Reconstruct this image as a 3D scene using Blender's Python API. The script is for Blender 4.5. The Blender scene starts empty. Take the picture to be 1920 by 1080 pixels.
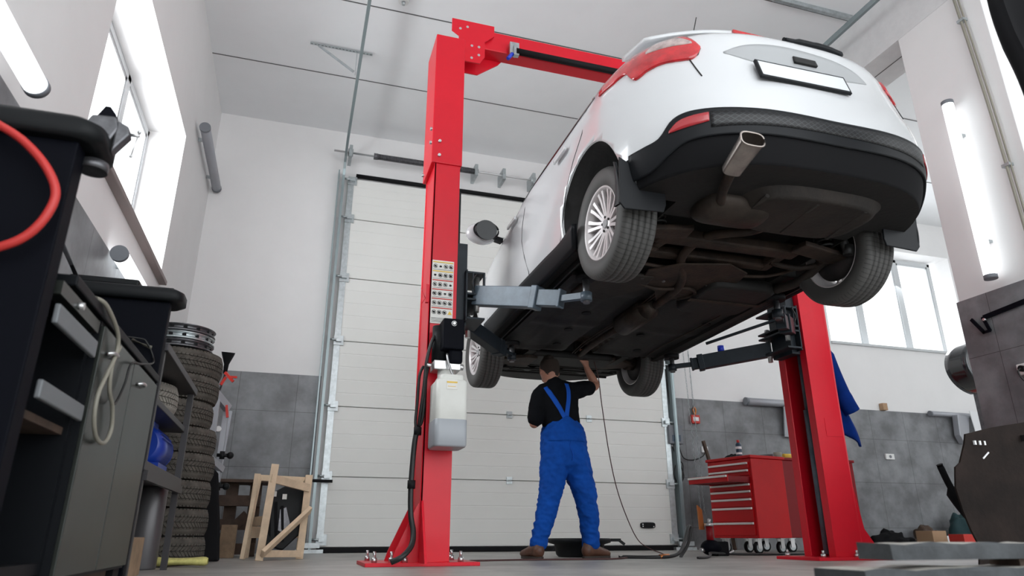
import bpy, bmesh, math, random
from mathutils import Vector, Matrix, noise
random.seed(7)
sc = bpy.context.scene
H = .18                                   # height of the lens above the garage floor; modelling z values are relative to the lens
R = math.radians
# ---------------------------------------------------------------- camera
cam_d = bpy.data.cameras.new('camera'); cam = bpy.data.objects.new('camera', cam_d); sc.collection.objects.link(cam)
def cam_axes(yaw, pitch, roll):
    F = Vector((math.sin(yaw)*math.cos(pitch), math.cos(yaw)*math.cos(pitch), math.sin(pitch)))
    Rt = Vector((math.cos(yaw), -math.sin(yaw), 0)); U = Rt.cross(F)
    c, s = math.cos(roll), math.sin(roll)
    return c*Rt+s*U, -s*Rt+c*U, F
_r, _u, _f = cam_axes(R(17.254), R(19.778), R(-.058))
cam.matrix_world = Matrix(((_r.x,_u.x,-_f.x,0),(_r.y,_u.y,-_f.y,0),(_r.z,_u.z,-_f.z,H),(0,0,0,1)))
cam_d.sensor_width = 36; cam_d.lens = 36*1286/1920
cam_d.clip_start = .02
cam_d.dof.use_dof = True; cam_d.dof.focus_distance = 5.0; cam_d.dof.aperture_fstop = 3.2
sc.camera = cam
# ---------------------------------------------------------------- light
sc.view_settings.view_transform = 'Standard'; sc.view_settings.look = 'None'
sc.view_settings.gamma = 1; sc.view_settings.use_curve_mapping = False
sc.view_settings.exposure = 1.15
w = bpy.data.worlds.new('sky'); sc.world = w; w.use_nodes = True
bg = w.node_tree.nodes['Background']; bg.inputs[0].default_value = (.93,.97,1,1); bg.inputs[1].default_value = 1.4
def area(name, loc, target, sx, sy, power, col=(1,1,1)):
    d = bpy.data.lights.new(name, 'AREA'); d.shape = 'RECTANGLE'; d.size = sx; d.size_y = sy; d.energy = power; d.color = col
    o = bpy.data.objects.new(name, d); sc.collection.objects.link(o); o.location = Vector(loc)+Vector((0,0,H))
    o.rotation_euler = (Vector(target)-Vector(loc)).to_track_quat('-Z','Y').to_euler()
    return o
area('daylight_left_window', (-1.95,5.0,2.85), (0,5.0,2.2), 2.4, 1.4, 40, (.93,.97,1))
area('daylight_right_window', (8.5,8.7,3.5), (7.5,5,1), 2.2, 1.5, 50, (.93,.97,1))

# ---------------------------------------------------------------- materials
MATS = {}
def mat(name, col, rough=.5, metal=0, var=0, vscale=6, bump=0, bscale=60, emit=None, spec=.5, coat=0, col2=None, alpha=None, detail=6, trans=0):
    m = bpy.data.materials.new(name); m.use_nodes = True; nt = m.node_tree; b = nt.nodes['Principled BSDF']
    b.inputs['Base Color'].default_value = (*col,1); b.inputs['Roughness'].default_value = rough; b.inputs['Metallic'].default_value = metal
    b.inputs['Specular IOR Level'].default_value = spec; b.inputs['Coat Weight'].default_value = coat; b.inputs['Coat Roughness'].default_value = .08
    tc = nt.nodes.new('ShaderNodeTexCoord')
    if var or col2:
        n = nt.nodes.new('ShaderNodeTexNoise'); n.inputs['Scale'].default_value = vscale; n.inputs['Detail'].default_value = detail
        n.inputs['Roughness'].default_value = .65
        nt.links.new(tc.outputs['Object'], n.inputs['Vector'])
        r = nt.nodes.new('ShaderNodeValToRGB'); r.color_ramp.elements[0].position = .35; r.color_ramp.elements[1].position = .68
        c2 = col2 or tuple(max(0,c*(1-var)) for c in col); c1 = col if col2 else tuple(min(1,c*(1+var*.5)) for c in col)
        r.color_ramp.elements[0].color = (*c2,1); r.color_ramp.elements[1].color = (*c1,1)
        nt.links.new(n.outputs['Fac'], r.inputs[0]); nt.links.new(r.outputs[0], b.inputs['Base Color'])
    if bump:
        n = nt.nodes.new('ShaderNodeTexNoise'); n.inputs['Scale'].default_value = bscale; n.inputs['Detail'].default_value = 4
        nt.links.new(tc.outputs['Object'], n.inputs['Vector'])
        bp = nt.nodes.new('ShaderNodeBump'); bp.inputs['Strength'].default_value = bump; bp.inputs['Distance'].default_value = .01
        nt.links.new(n.outputs['Fac'], bp.inputs['Height']); nt.links.new(bp.outputs[0], b.inputs['Normal'])
    if emit: b.inputs['Emission Color'].default_value = (*emit[0],1); b.inputs['Emission Strength'].default_value = emit[1]
    if trans: b.inputs['Transmission Weight'].default_value = trans
    MATS[name] = m; return m
mat('plaster', (.80,.79,.785), .8, var=.03, vscale=1.3, bump=.05, bscale=30)
mat('ceiling_panel', (.87,.88,.89), .65, var=.03, vscale=1.1)
mat('seam', (.10,.10,.10), .7)
mat('rough_plaster', (.72,.72,.72), .9, var=.05, vscale=9, bump=.35, bscale=22)
mat('floor', (.40,.385,.36), .42, var=.35, vscale=2.2, bump=.08, bscale=40, detail=9)
mat('window_frame', (.55,.57,.58), .35)
mat('sill', (.22,.17,.16), .45)
mat('door_panel', (.80,.80,.765), .5, var=.02, vscale=2)
mat('galv', (.50,.54,.55), .35, .8, var=.2, vscale=20)
mat('track', (.30,.36,.37), .35, .6)
mat('rubber', (.006,.006,.007), .65, spec=.2)
mat('black_plastic', (.007,.008,.009), .5, spec=.2, bump=.04, bscale=300)
mat('black_metal', (.0025,.003,.006), .6, spec=.08)
mat('soft_black', (.008,.008,.009), .85, spec=.15)
mat('lift_red', (.68,.008,.024), .35, spec=.3, coat=.08, var=.06, vscale=3)
mat('lift_red_edge', (.66,.008,.024), .35, spec=.3)
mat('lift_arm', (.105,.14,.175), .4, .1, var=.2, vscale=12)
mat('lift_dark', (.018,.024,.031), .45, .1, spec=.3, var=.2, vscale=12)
mat('chain', (.01,.01,.012), .5, .2)
mat('car_white', (.72,.73,.745), .22, coat=.8, spec=.5)
mat('car_black', (.008,.009,.011), .45, spec=.22, bump=.03, bscale=400)
mat('gap', (.01,.01,.01), .6)
mat('trim_shade_grey', (.42,.43,.44), .4)  # grey of small trims; on the tailgate strip it paints underside shade
mat('glass_dark', (.01,.012,.015), .06, coat=1)
mat('lamp_red', (.62,.012,.02), .12, coat=1, var=.35, vscale=14)
mat('lamp_clear', (.55,.42,.40), .15, coat=1, var=.4, vscale=22)
mat('lamp_orange', (.45,.10,.06), .2, coat=1)
mat('reflector_red', (.42,.012,.02), .25, coat=1)
mat('plate_white', (.78,.80,.82), .35)
mat('alloy', (.74,.70,.70), .35, .25, var=.05)
mat('wheel_dark', (.035,.03,.03), .6, .3, var=.5, vscale=15)
mat('under_brown', (.020,.014,.0105), .75, var=.6, vscale=5, bump=.3, bscale=35)
mat('under_dark', (.006,.005,.0045), .7, var=.5, vscale=6, bump=.25, bscale=30)
mat('rust', (.036,.021,.014), .7, .2, var=.6, vscale=9, bump=.3, bscale=50)
mat('heat_shield', (.045,.034,.027), .55, .5, var=.45, vscale=7, bump=.2, bscale=40)
mat('exhaust_steel', (.42,.37,.34), .3, .9, var=.25, vscale=12)
mat('skin', (.42,.20,.135), .55, var=.12, vscale=30)
mat('hair', (.025,.015,.010), .8, bump=.5, bscale=400)
mat('tshirt', (.005,.0055,.007), .9, spec=.1, bump=.2, bscale=25)
mat('overall_blue', (.004,.062,.33), .85, spec=.15, var=.25, vscale=9, bump=.35, bscale=16)
mat('strap_blue', (.006,.075,.42), .8, spec=.2)
mat('shoe_brown', (.10,.040,.022), .5, var=.3, vscale=30)
mat('sole', (.03,.02,.015), .7)
mat('tank_plastic', (.72,.72,.68), .45, var=.05)
mat('tank_fluid', (.36,.38,.41), .4)
mat('steel', (.6,.6,.6), .3, .9)
mat('steel_dark', (.16,.16,.17), .4, .8, var=.3, vscale=20)
mat('wall_steel', (.38,.39,.42), .45, .3); mat('rack_steel', (.055,.052,.055), .45, .3, spec=.3)
mat('cable', (.012,.012,.012), .5)
mat('cable_brown', (.06,.02,.018), .6)
mat('cable_cream', (.26,.245,.20), .5)
mat('red_hose', (.55,.035,.03), .45)
mat('cabinet_front', (.032,.036,.032), .30, .3, spec=.3, var=.15, vscale=3)
mat('cabinet_grey', (.17,.18,.19), .5, .1)
mat('cabinet_edge', (.006,.007,.009), .5, spec=.15)
mat('wood', (.62,.44,.28), .6, var=.22, vscale=11)
mat('wood_mid', (.30,.20,.12), .65, var=.3, vscale=11); mat('cylinder_grey', (.14,.135,.14), .4, .3)
mat('wood_pale', (.72,.55,.38), .6, var=.16, vscale=9)
mat('wood_old', (.075,.045,.030), .75, var=.4, vscale=9)
mat('motor_blue', (.004,.035,.30), .35, coat=.2)
mat('sponge', (.62,.58,.20), .9, var=.25, vscale=30)
mat('tyre_grey', (.085,.077,.066), .8, spec=.2, var=.35, vscale=14)
mat('tool_red', (.52,.004,.008), .35, spec=.3, var=.05)
mat('tool_red_dark', (.20,.003,.007), .4, spec=.25)
mat('handle_white', (.75,.72,.70), .3, .3)
mat('paper', (.82,.83,.84), .7)
mat('paper_blue', (.02,.10,.45), .6)
mat('jacket_blue', (.004,.03,.20), .9, spec=.1, var=.2, vscale=8, bump=.3, bscale=18)
mat('socket_white', (.78,.78,.77), .4)
mat('grey_box', (.17,.18,.20), .5)
mat('board_brown', (.017,.011,.009), .7, .0, spec=.15, var=.5, vscale=5, bump=.3, bscale=30, detail=10)
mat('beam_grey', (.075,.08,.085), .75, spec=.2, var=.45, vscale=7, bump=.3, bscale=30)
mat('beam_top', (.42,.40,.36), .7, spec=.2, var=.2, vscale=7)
mat('bag_teal', (.01,.04,.045), .8); mat('bag_blue', (.01,.025,.13), .8); mat('cardboard', (.42,.27,.16), .8)
mat('sticker_white', (.78,.76,.72), .5); mat('sticker_red', (.55,.03,.02), .5); mat('sticker_yellow', (.80,.52,.06), .5); mat('ink', (.03,.03,.03), .6)
mat('tube_light', (1,1,1), .5, emit=((.93,.97,1),.8))
mat('copper', (.45,.16,.05), .35, .8)
mat('bottle_dark', (.02,.05,.09), .3); mat('plastic_blue', (.01,.04,.55), .3); mat('tyre_pale', (.26,.245,.215), .8, var=.2, vscale=20)
mat('dark_grey_car', (.035,.038,.042), .18, .4, coat=1)
def tile_mat(name, axis, off=0):
    m = bpy.data.materials.new(name); m.use_nodes = True; nt = m.node_tree; b = nt.nodes['Principled BSDF']
    tc = nt.nodes.new('ShaderNodeTexCoord'); sp = nt.nodes.new('ShaderNodeSeparateXYZ'); cb = nt.nodes.new('ShaderNodeCombineXYZ')
    nt.links.new(tc.outputs['Object'], sp.inputs[0])
    ad = nt.nodes.new('ShaderNodeMath'); ad.operation = 'ADD'; ad.inputs[1].default_value = off
    nt.links.new(sp.outputs[axis], ad.inputs[0]); nt.links.new(ad.outputs[0], cb.inputs[0])
    az = nt.nodes.new('ShaderNodeMath'); az.operation = 'ADD'; az.inputs[1].default_value = .6*20-1.88
    nt.links.new(sp.outputs['Z'], az.inputs[0]); nt.links.new(az.outputs[0], cb.inputs[1])
    br = nt.nodes.new('ShaderNodeTexBrick'); br.offset = 0; br.inputs['Scale'].default_value = 1
    br.inputs['Brick Width'].default_value = .61; br.inputs['Row Height'].default_value = .6; br.inputs['Mortar Size'].default_value = .0025
    br.inputs['Color1'].default_value = (.155,.158,.163,1); br.inputs['Color2'].default_value = (.175,.178,.183,1); br.inputs['Mortar'].default_value = (.06,.06,.06,1)
    nt.links.new(cb.outputs[0], br.inputs['Vector'])
    n = nt.nodes.new('ShaderNodeTexNoise'); n.inputs['Scale'].default_value = 2.9; n.inputs['Detail'].default_value = 12; n.inputs['Roughness'].default_value = .62
    nt.links.new(tc.outputs['Object'], n.inputs['Vector'])
    r = nt.nodes.new('ShaderNodeValToRGB'); r.color_ramp.elements[0].position = .36; r.color_ramp.elements[1].position = .66
    r.color_ramp.elements[0].color = (.78,.78,.79,1); r.color_ramp.elements[1].color = (1.55,1.57,1.6,1)
    nt.links.new(n.outputs['Fac'], r.inputs[0])
    mx = nt.nodes.new('ShaderNodeMix'); mx.data_type = 'RGBA'; mx.blend_type = 'MULTIPLY'; mx.inputs[0].default_value = 1
    nt.links.new(br.outputs['Color'], mx.inputs[6]); nt.links.new(r.outputs[0], mx.inputs[7]); nt.links.new(mx.outputs[2], b.inputs['Base Color'])
    b.inputs['Roughness'].default_value = .42
    MATS[name] = m
tile_mat('tile_x', 'X', 12.24); tile_mat('tile_y', 'Y', 12.2)
def tyre_mat():
    m = bpy.data.materials.new('tyre'); m.use_nodes = True; nt = m.node_tree; b = nt.nodes['Principled BSDF']
    b.inputs['Base Color'].default_value = (.075,.074,.072,1); b.inputs['Roughness'].default_value = .62
    tc = nt.nodes.new('ShaderNodeTexCoord'); sp = nt.nodes.new('ShaderNodeSeparateXYZ'); nt.links.new(tc.outputs['Object'], sp.inputs[0])
    at = nt.nodes.new('ShaderNodeMath'); at.operation = 'ARCTAN2'; nt.links.new(sp.outputs['Y'], at.inputs[0]); nt.links.new(sp.outputs['Z'], at.inputs[1])
    mu = nt.nodes.new('ShaderNodeMath'); mu.operation = 'MULTIPLY_ADD'; mu.inputs[1].default_value = 72; nt.links.new(at.outputs[0], mu.inputs[0])
    sk = nt.nodes.new('ShaderNodeMath'); sk.operation = 'MULTIPLY'; sk.inputs[1].default_value = 30; nt.links.new(sp.outputs['X'], sk.inputs[0]); nt.links.new(sk.outputs[0], mu.inputs[2])
    si = nt.nodes.new('ShaderNodeMath'); si.operation = 'SINE'; nt.links.new(mu.outputs[0], si.inputs[0])
    gt = nt.nodes.new('ShaderNodeMath'); gt.operation = 'LESS_THAN'; gt.inputs[1].default_value = .86; nt.links.new(si.outputs[0], gt.inputs[0])
    # sipes only on the tread (far from the axle)
    ln = nt.nodes.new('ShaderNodeVectorMath'); ln.operation = 'LENGTH'
    cb = nt.nodes.new('ShaderNodeCombineXYZ'); nt.links.new(sp.outputs['Y'], cb.inputs[1]); nt.links.new(sp.outputs['Z'], cb.inputs[2]); nt.links.new(cb.outputs[0], ln.inputs[0])
    lt = nt.nodes.new('ShaderNodeMath'); lt.operation = 'LESS_THAN'; lt.inputs[1].default_value = .293; nt.links.new(ln.outputs['Value'], lt.inputs[0])
    mx = nt.nodes.new('ShaderNodeMath'); mx.operation = 'MAXIMUM'; nt.links.new(gt.outputs[0], mx.inputs[0]); nt.links.new(lt.outputs[0], mx.inputs[1])
    bp = nt.nodes.new('ShaderNodeBump'); bp.inputs['Strength'].default_value = .9; bp.inputs['Distance'].default_value = .004
    cr = nt.nodes.new('ShaderNodeMix'); cr.data_type = 'RGBA'; cr.inputs[6].default_value = (.040,.039,.038,1); cr.inputs[7].default_value = (.075,.073,.070,1)  # sipes darker: the shade inside the grooves is put into the colour
    nt.links.new(mx.outputs[0], cr.inputs[0]); nt.links.new(cr.outputs[2], b.inputs['Base Color'])
    nt.links.new(mx.outputs[0], bp.inputs['Height']); nt.links.new(bp.outputs[0], b.inputs['Normal'])
    MATS['tyre'] = m
tyre_mat()
def mesh_mat():
    m = bpy.data.materials.new('hex_mesh'); m.use_nodes = True; nt = m.node_tree; b = nt.nodes['Principled BSDF']
    b.inputs['Roughness'].default_value = .4
    tc = nt.nodes.new('ShaderNodeTexCoord'); sp = nt.nodes.new('ShaderNodeSeparateXYZ'); nt.links.new(tc.outputs['Object'], sp.inputs[0])
    def diag(sgn):
        z = nt.nodes.new('ShaderNodeMath'); z.operation = 'MULTIPLY'; z.inputs[1].default_value = sgn*1.5; nt.links.new(sp.outputs['Z'], z.inputs[0])
        a = nt.nodes.new('ShaderNodeMath'); a.operation = 'ADD'; nt.links.new(sp.outputs['X'], a.inputs[0]); nt.links.new(z.outputs[0], a.inputs[1])
        f = nt.nodes.new('ShaderNodeMath'); f.operation = 'PINGPONG'; f.inputs[1].default_value = .018; nt.links.new(a.outputs[0], f.inputs[0])
        g = nt.nodes.new('ShaderNodeMath'); g.operation = 'LESS_THAN'; g.inputs[1].default_value = .0028; nt.links.new(f.outputs[0], g.inputs[0]); return g
    a, c = diag(1), diag(-1)
    mx = nt.nodes.new('ShaderNodeMath'); mx.operation = 'MAXIMUM'; nt.links.new(a.outputs[0], mx.inputs[0]); nt.links.new(c.outputs[0], mx.inputs[1])
    cr = nt.nodes.new('ShaderNodeMix'); cr.data_type = 'RGBA'; cr.inputs[6].default_value = (.004,.004,.005,1); cr.inputs[7].default_value = (.035,.037,.04,1)
    nt.links.new(mx.outputs[0], cr.inputs[0]); nt.links.new(cr.outputs[2], b.inputs['Base Color'])
    MATS['hex_mesh'] = m
mesh_mat()
def glass_mat():
    m = bpy.data.materials.new('window_glass'); m.use_nodes = True; nt = m.node_tree; nt.nodes.clear()
    o = nt.nodes.new('ShaderNodeOutputMaterial'); t = nt.nodes.new('ShaderNodeBsdfTransparent'); g = nt.nodes.new('ShaderNodeBsdfGlossy'); g.inputs['Roughness'].default_value = .02
    mx = nt.nodes.new('ShaderNodeMixShader'); mx.inputs[0].default_value = .05
    nt.links.new(t.outputs[0], mx.inputs[1]); nt.links.new(g.outputs[0], mx.inputs[2]); nt.links.new(mx.outputs[0], o.inputs[0]); MATS['window_glass'] = m
glass_mat()

# ---------------------------------------------------------------- mesh helpers
def frame(d):
    d = Vector(d).normalized(); a = Vector((0,0,1)) if abs(d.z) < .95 else Vector((1,0,0))
    s = d.cross(a).normalized(); return s, s.cross(d).normalized(), d
class MB:
    def __init__(s): s.v = []; s.f = []; s.m = []; s.mi = 0; s.sm = []; s.smooth = False
    def mat(s, i): s.mi = i; return s
    def _add(s, vs, fs, smooth=None):
        b = len(s.v); s.v += [Vector(x) for x in vs]
        for f in fs: s.f.append([b+i for i in f]); s.m.append(s.mi); s.sm.append(s.smooth if smooth is None else smooth)
        return s
    def box(s, x0, x1, y0, y1, z0, z1):
        vs = [(x,y,z) for z in (z0,z1) for y in (y0,y1) for x in (x0,x1)]
        return s._add(vs, [(0,2,3,1),(4,5,7,6),(0,1,5,4),(2,6,7,3),(0,4,6,2),(1,3,7,5)], False)
    def bar(s, p0, p1, w, h, up=(0,0,1)):          # rectangular bar from p0 to p1; w sideways, h along up
        p0, p1 = Vector(p0), Vector(p1); d = (p1-p0).normalized(); sd = d.cross(Vector(up)).normalized(); u = sd.cross(d).normalized()
        vs = [p+sd*a*w/2+u*b*h/2 for p in (p0,p1) for a,b in ((-1,-1),(1,-1),(1,1),(-1,1))]
        return s._add(vs, [(3,2,1,0),(4,5,6,7),(0,1,5,4),(1,2,6,5),(2,3,7,6),(3,0,4,7)], False)
    def cyl(s, p0, p1, r0, r1=None, n=20, caps=True, smooth=True):
        r1 = r0 if r1 is None else r1; p0, p1 = Vector(p0), Vector(p1); a, b, d = frame(p1-p0)
        vs = [p+(a*math.cos(t)+b*math.sin(t))*r for p, r in ((p0,r0),(p1,r1)) for t in [2*math.pi*i/n for i in range(n)]]
        s._add(vs, [(i,(i+1)%n,n+(i+1)%n,n+i) for i in range(n)], smooth)
        if caps: s._add(vs[:n], [tuple(range(n))[::-1]], False); s._add(vs[n:], [tuple(range(n))], False)
        return s
    def tube(s, pts, r, n=8, closed=False, caps=True):
        pts = [Vector(p) for p in pts]; N = len(pts); rs = r if isinstance(r, (list,tuple)) else [r]*N
        vs = []; prev = None
        for i, p in enumerate(pts):
            d = (pts[(i+1)%N if closed else min(i+1,N-1)]-pts[(i-1)%N if closed else max(i-1,0)])
            if d.length < 1e-9: d = Vector((0,0,1))
            d.normalize()
            if prev is None: a, b, _ = frame(d)
            else:
                a = prev-d*prev.dot(d)
                if a.length < 1e-6: a = frame(d)[0]
                a.normalize(); b = d.cross(a)
            prev = a
            vs += [p+(a*math.cos(2*math.pi*k/n)+b*math.sin(2*math.pi*k/n))*rs[i] for k in range(n)]
        fs = [(i*n+k, i*n+(k+1)%n, ((i+1)%N)*n+(k+1)%n, ((i+1)%N)*n+k) for i in range(N if closed else N-1) for k in range(n)]
        s._add(vs, fs, True)
        if caps and not closed: s._add(vs[:n], [tuple(range(n))[::-1]], False); s._add(vs[-n:], [tuple(range(n))], False)
        return s
    def lathe(s, prof, c, axis=(0,0,1), n=32, smooth=True):   # prof: (r, h) along axis
        a, b, d = frame(axis); c = Vector(c); P = len(prof)
        vs = [c+d*h+(a*math.cos(2*math.pi*k/n)+b*math.sin(2*math.pi*k/n))*r for r, h in prof for k in range(n)]
        return s._add(vs, [(i*n+k, i*n+(k+1)%n, (i+1)*n+(k+1)%n, (i+1)*n+k) for i in range(P-1) for k in range(n)], smooth)
    def prism(s, poly, h, o=(0,0,0), u=(1,0,0), v=(0,1,0)):    # polygon in u,v plane at o, extruded h along u x v
        o, u, v = Vector(o), Vector(u), Vector(v); nrm = u.cross(v).normalized(); n = len(poly)
        a = [o+u*p[0]+v*p[1] for p in poly]; b = [p+nrm*h for p in a]
        return s._add(a+b, [tuple(range(n))[::-1], tuple(range(n,2*n))]+[(i,(i+1)%n,n+(i+1)%n,n+i) for i in range(n)], False)
    def grid(s, fn, nu, nv, smooth=True, flip=False):
        vs = [fn(i/nu, j/nv) for i in range(nu+1) for j in range(nv+1)]; w = nv+1
        fs = [(i*w+j, (i+1)*w+j, (i+1)*w+j+1, i*w+j+1) for i in range(nu) for j in range(nv)]
        if flip: fs = [f[::-1] for f in fs]
        return s._add(vs, fs, smooth)
    def sphere(s, c, r, n=16, sc_=(1,1,1)):
        c = Vector(c); vs = []; m = n//2
        for i in range(m+1):
            t = math.pi*i/m
            vs += [c+Vector((r*sc_[0]*math.sin(t)*math.cos(2*math.pi*k/n), r*sc_[1]*math.sin(t)*math.sin(2*math.pi*k/n), r*sc_[2]*math.cos(t))) for k in range(n)]
        return s._add(vs, [(i*n+k, (i+1)*n+k, (i+1)*n+(k+1)%n, i*n+(k+1)%n) for i in range(m) for k in range(n)], True)
    def build(s, name, mats, parent=None, local=False, origin=None, bevel=0, weld=True):
        mats = mats if isinstance(mats, (list,tuple)) else [mats]
        off = Vector((0,0,0)); dz = Vector((0,0,0 if local else H))
        vs = [v+dz for v in s.v]
        if local: pass
        elif parent is not None: off = Vector(parent.get('_o', (0,0,0)))
        elif origin is not None: off = Vector(origin)+dz
        else:
            xs = [v.x for v in vs]; ys = [v.y for v in vs]; off = Vector(((min(xs)+max(xs))/2, (min(ys)+max(ys))/2, min(v.z for v in vs)))
        me = bpy.data.meshes.new(name); me.from_pydata([v-off for v in vs], [], s.f)
        for m in mats: me.materials.append(MATS[m])
        me.polygons.foreach_set('material_index', s.m); me.polygons.foreach_set('use_smooth', s.sm); me.update()
        bm = bmesh.new(); bm.from_mesh(me)
        if weld: bmesh.ops.remove_doubles(bm, verts=bm.verts, dist=1e-5)
        bmesh.ops.recalc_face_normals(bm, faces=bm.faces)
        bm.to_mesh(me); bm.free()
        o = bpy.data.objects.new(name, me); sc.collection.objects.link(o)
        if parent is not None: o.parent = parent; o['_o'] = tuple(off)
        else: o.location = off; o['_o'] = tuple(off)
        if bevel:
            b = o.modifiers.new('bevel', 'BEVEL'); b.width = bevel; b.segments = 2; b.limit_method = 'ANGLE'; b.angle_limit = R(50)
        return o
def tag(o, label, cat, group=None, kind=None):
    if label: o['label'] = label
    if cat: o['category'] = cat
    if group: o['group'] = group
    if kind: o['kind'] = kind
    return o
def thing(name, label, cat, loc, group=None):
    o = bpy.data.objects.new(name, None); sc.collection.objects.link(o); o.empty_display_size = .1
    o.location = Vector(loc)+Vector((0,0,H)); o['_o'] = tuple(o.location); return tag(o, label, cat, group)
def struct(o): o['kind'] = 'structure'; return o
def copy_tree(o, parent=None):
    c = o.copy(); sc.collection.objects.link(c); c.parent = parent
    for ch in list(o.children): copy_tree(ch, c)
    return c
def smoothpath(P, k=6):
    P = [Vector(p) for p in P]; out = []
    for i in range(len(P)-1):
        a, b, c, d = P[max(i-1,0)], P[i], P[i+1], P[min(i+2,len(P)-1)]
        for j in range(k):
            t = j/k; out.append(.5*((2*b)+(c-a)*t+(2*a-5*b+4*c-d)*t*t+(3*b-a-3*c+d)*t**3))
    return out+[P[-1]]
# ================================================================ the room (z below is relative to the lens, floor at -H)
FL = -H; YB = 8.0; XL = -1.28; ZC = 4.92
XR = 11.6; YN = -2.5
struct(MB().box(XL-.4, XR+.3, YN-.5, YB+.5, FL-.1, FL).build('floor', 'floor', origin=(0,0,0)))
c = MB().box(XL-.4, XR+.3, YN-.5, YB+.5, ZC, ZC+.12).mat(1)
for i in range(8): c.box(XL, XR, 8.04-1.22*(i+1)-.006, 8.04-1.22*(i+1)+.006, ZC-.004, ZC+.01)
struct(c.build('ceiling', ['ceiling_panel','seam'], origin=(0,0,0)))
# left wall with a deep window opening
wy0, wy1, wz0, wz1 = 3.82, 6.30, 2.10, 3.56; XO = XL-.40
m = MB().box(XO, XL, YN-.5, wy0, FL, ZC).box(XO, XL, wy1, YB+.5, FL, ZC).box(XO, XL, wy0, wy1, FL, wz0).box(XO, XL, wy0, wy1, wz1, ZC)
struct(m.build('wall_left', 'plaster', origin=(0,0,0)))
# back wall with the right window opening
rx0, rx1, rz0, rz1 = 7.45, 10.12, 2.69, 4.34; YO = YB+.36
m = MB().box(XL, rx0, YB, YO, FL, ZC).box(rx1, XR, YB, YO, FL, ZC).box(rx0, rx1, YB, YO, FL, rz0).box(rx0, rx1, YB, YO, rz1, ZC)
struct(m.build('wall_back', 'plaster', origin=(0,0,0)))
struct(MB().box(XR, XR+.3, YN-.5, YO, FL, ZC).build('wall_right', 'plaster', origin=(0,0,0)))
# tiled dado
struct(MB().box(XL+.015, .21, YB-.015, YB, FL, 1.70).build('trim_1', 'tile_x', origin=(0,0,0)))
struct(MB().box(4.70, XR, YB-.015, YB, FL, 1.70).build('trim_2', 'tile_x', origin=(0,0,0)))
struct(MB().box(XL, XL+.015, YN, YB, FL, 1.72).build('trim_3', 'tile_y', origin=(0,0,0)))
# windows
def window(n, fn, u0, u1, z0, z1, muls, thick=.055):
    f = MB()
    def b(a0, a1, c0, c1, d0=-.03, d1=.03): fn(f, a0, a1, c0, c1, d0, d1)
    b(u0, u1, z0, z0+thick); b(u0, u1, z1-thick, z1); b(u0, u0+thick, z0, z1); b(u1-thick, u1, z0, z1)
    for mu in muls: b(mu-.045, mu+.045, z0, z1)
    o = struct(f.build('window_%d'%n, 'window_frame', bevel=.004))
    edges = [u0]+muls+[u1]
    for a0, a1 in zip(edges, edges[1:]):
        g = MB(); fn(g, a0+.02, a1-.02, z0+.02, z1-.02, -.006, .006); g.build('pane', 'window_glass', o)
        s = MB(); t = .03
        for q in ((a0+.045,a1-.045,z0+.055,z0+.085),(a0+.045,a1-.045,z1-.085,z1-.055),(a0+.045,a0+.075,z0+.055,z1-.055),(a1-.075,a1-.045,z0+.055,z1-.055)): fn(s, *q, -.02, .02)
        s.build('sash', 'window_frame', o)
    return o
window(1, lambda m,a0,a1,c0,c1,d0,d1: m.box(-1.62+d0,-1.62+d1,a0,a1,c0,c1), wy0-.02, wy1-.0, wz0+.03, wz1-.02, [5.42])
window(2, lambda m,a0,a1,c0,c1,d0,d1: m.box(a0,a1,8.30+d0,8.30+d1,c0,c1), rx0, rx1-.12, rz0+.02, rz1-.02, [8.36, 9.24])
struct(MB().box(-1.60, XL+.06, wy0-.05, wy1+.02, wz0-.035, wz0+.005).build('sill_ledge', 'sill', bevel=.006))
struct(MB().box(rx0-.02, rx1+.02, YB-.04, 8.28, rz0-.03, rz0+.01).build('sill_ledge', 'window_frame', bevel=.005))
# concrete beam and pier between the two bays
b = MB().box(4.95, 5.40, YN, YB, 4.30, ZC).mat(1).box(5.165, 5.175, YN, YB, 4.298, 4.301)
struct(b.build('ceiling_beam', ['rough_plaster','seam'], origin=(0,0,0)))
struct(MB().box(4.95, 5.40, 3.12, 3.90, FL, 4.30).build('wall_pier', 'plaster', origin=(0,0,0), bevel=.004))
struct(MB().box(4.935, 5.415, 3.105, 3.915, FL, 1.74).build('trim_4', 'tile_y', origin=(0,0,0)))
# hills outside the right window, their pale haze put into the colour
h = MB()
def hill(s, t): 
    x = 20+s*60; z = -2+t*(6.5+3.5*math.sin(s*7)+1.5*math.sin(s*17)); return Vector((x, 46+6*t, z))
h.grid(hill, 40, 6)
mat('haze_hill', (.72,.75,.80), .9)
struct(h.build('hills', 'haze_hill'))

# ---------------------------------------------------------------- sectional door
door = MB().box(.30, 4.60, YB-.012, YB, FL, 4.25).build('door_1', 'door_panel'); struct(door)
seams = [-.125, .595, 1.36, 2.12, 2.90, 3.68, 4.24]
for z0, z1 in zip(seams, seams[1:]):
    prof = [(YB-.012, z0+.006), (YB-.055, z0+.006)]; n = 5
    for k in range(1, n):
        zz = z0+(z1-z0)*k/n; prof += [(YB-.055, zz-.006), (YB-.0525, zz), (YB-.055, zz+.006)]
    prof += [(YB-.055, z1-.006), (YB-.012, z1-.006)]
    MB().prism([(p[0],p[1]) for p in prof], 4.22, (.34,0,0), (0,1,0), (0,0,1)).build('door_section', 'door_panel', door)
    for sx in (.31, 4.52):
        MB().box(sx, sx+.07, YB-.062, YB-.01, z0+.02, z1-.02).build('edge_profile', 'galv', door)
MB().box(.32, 4.58, YB-.075, YB-.012, FL, -.125).build('bottom_seal', 'rubber', door, bevel=.008)
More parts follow.
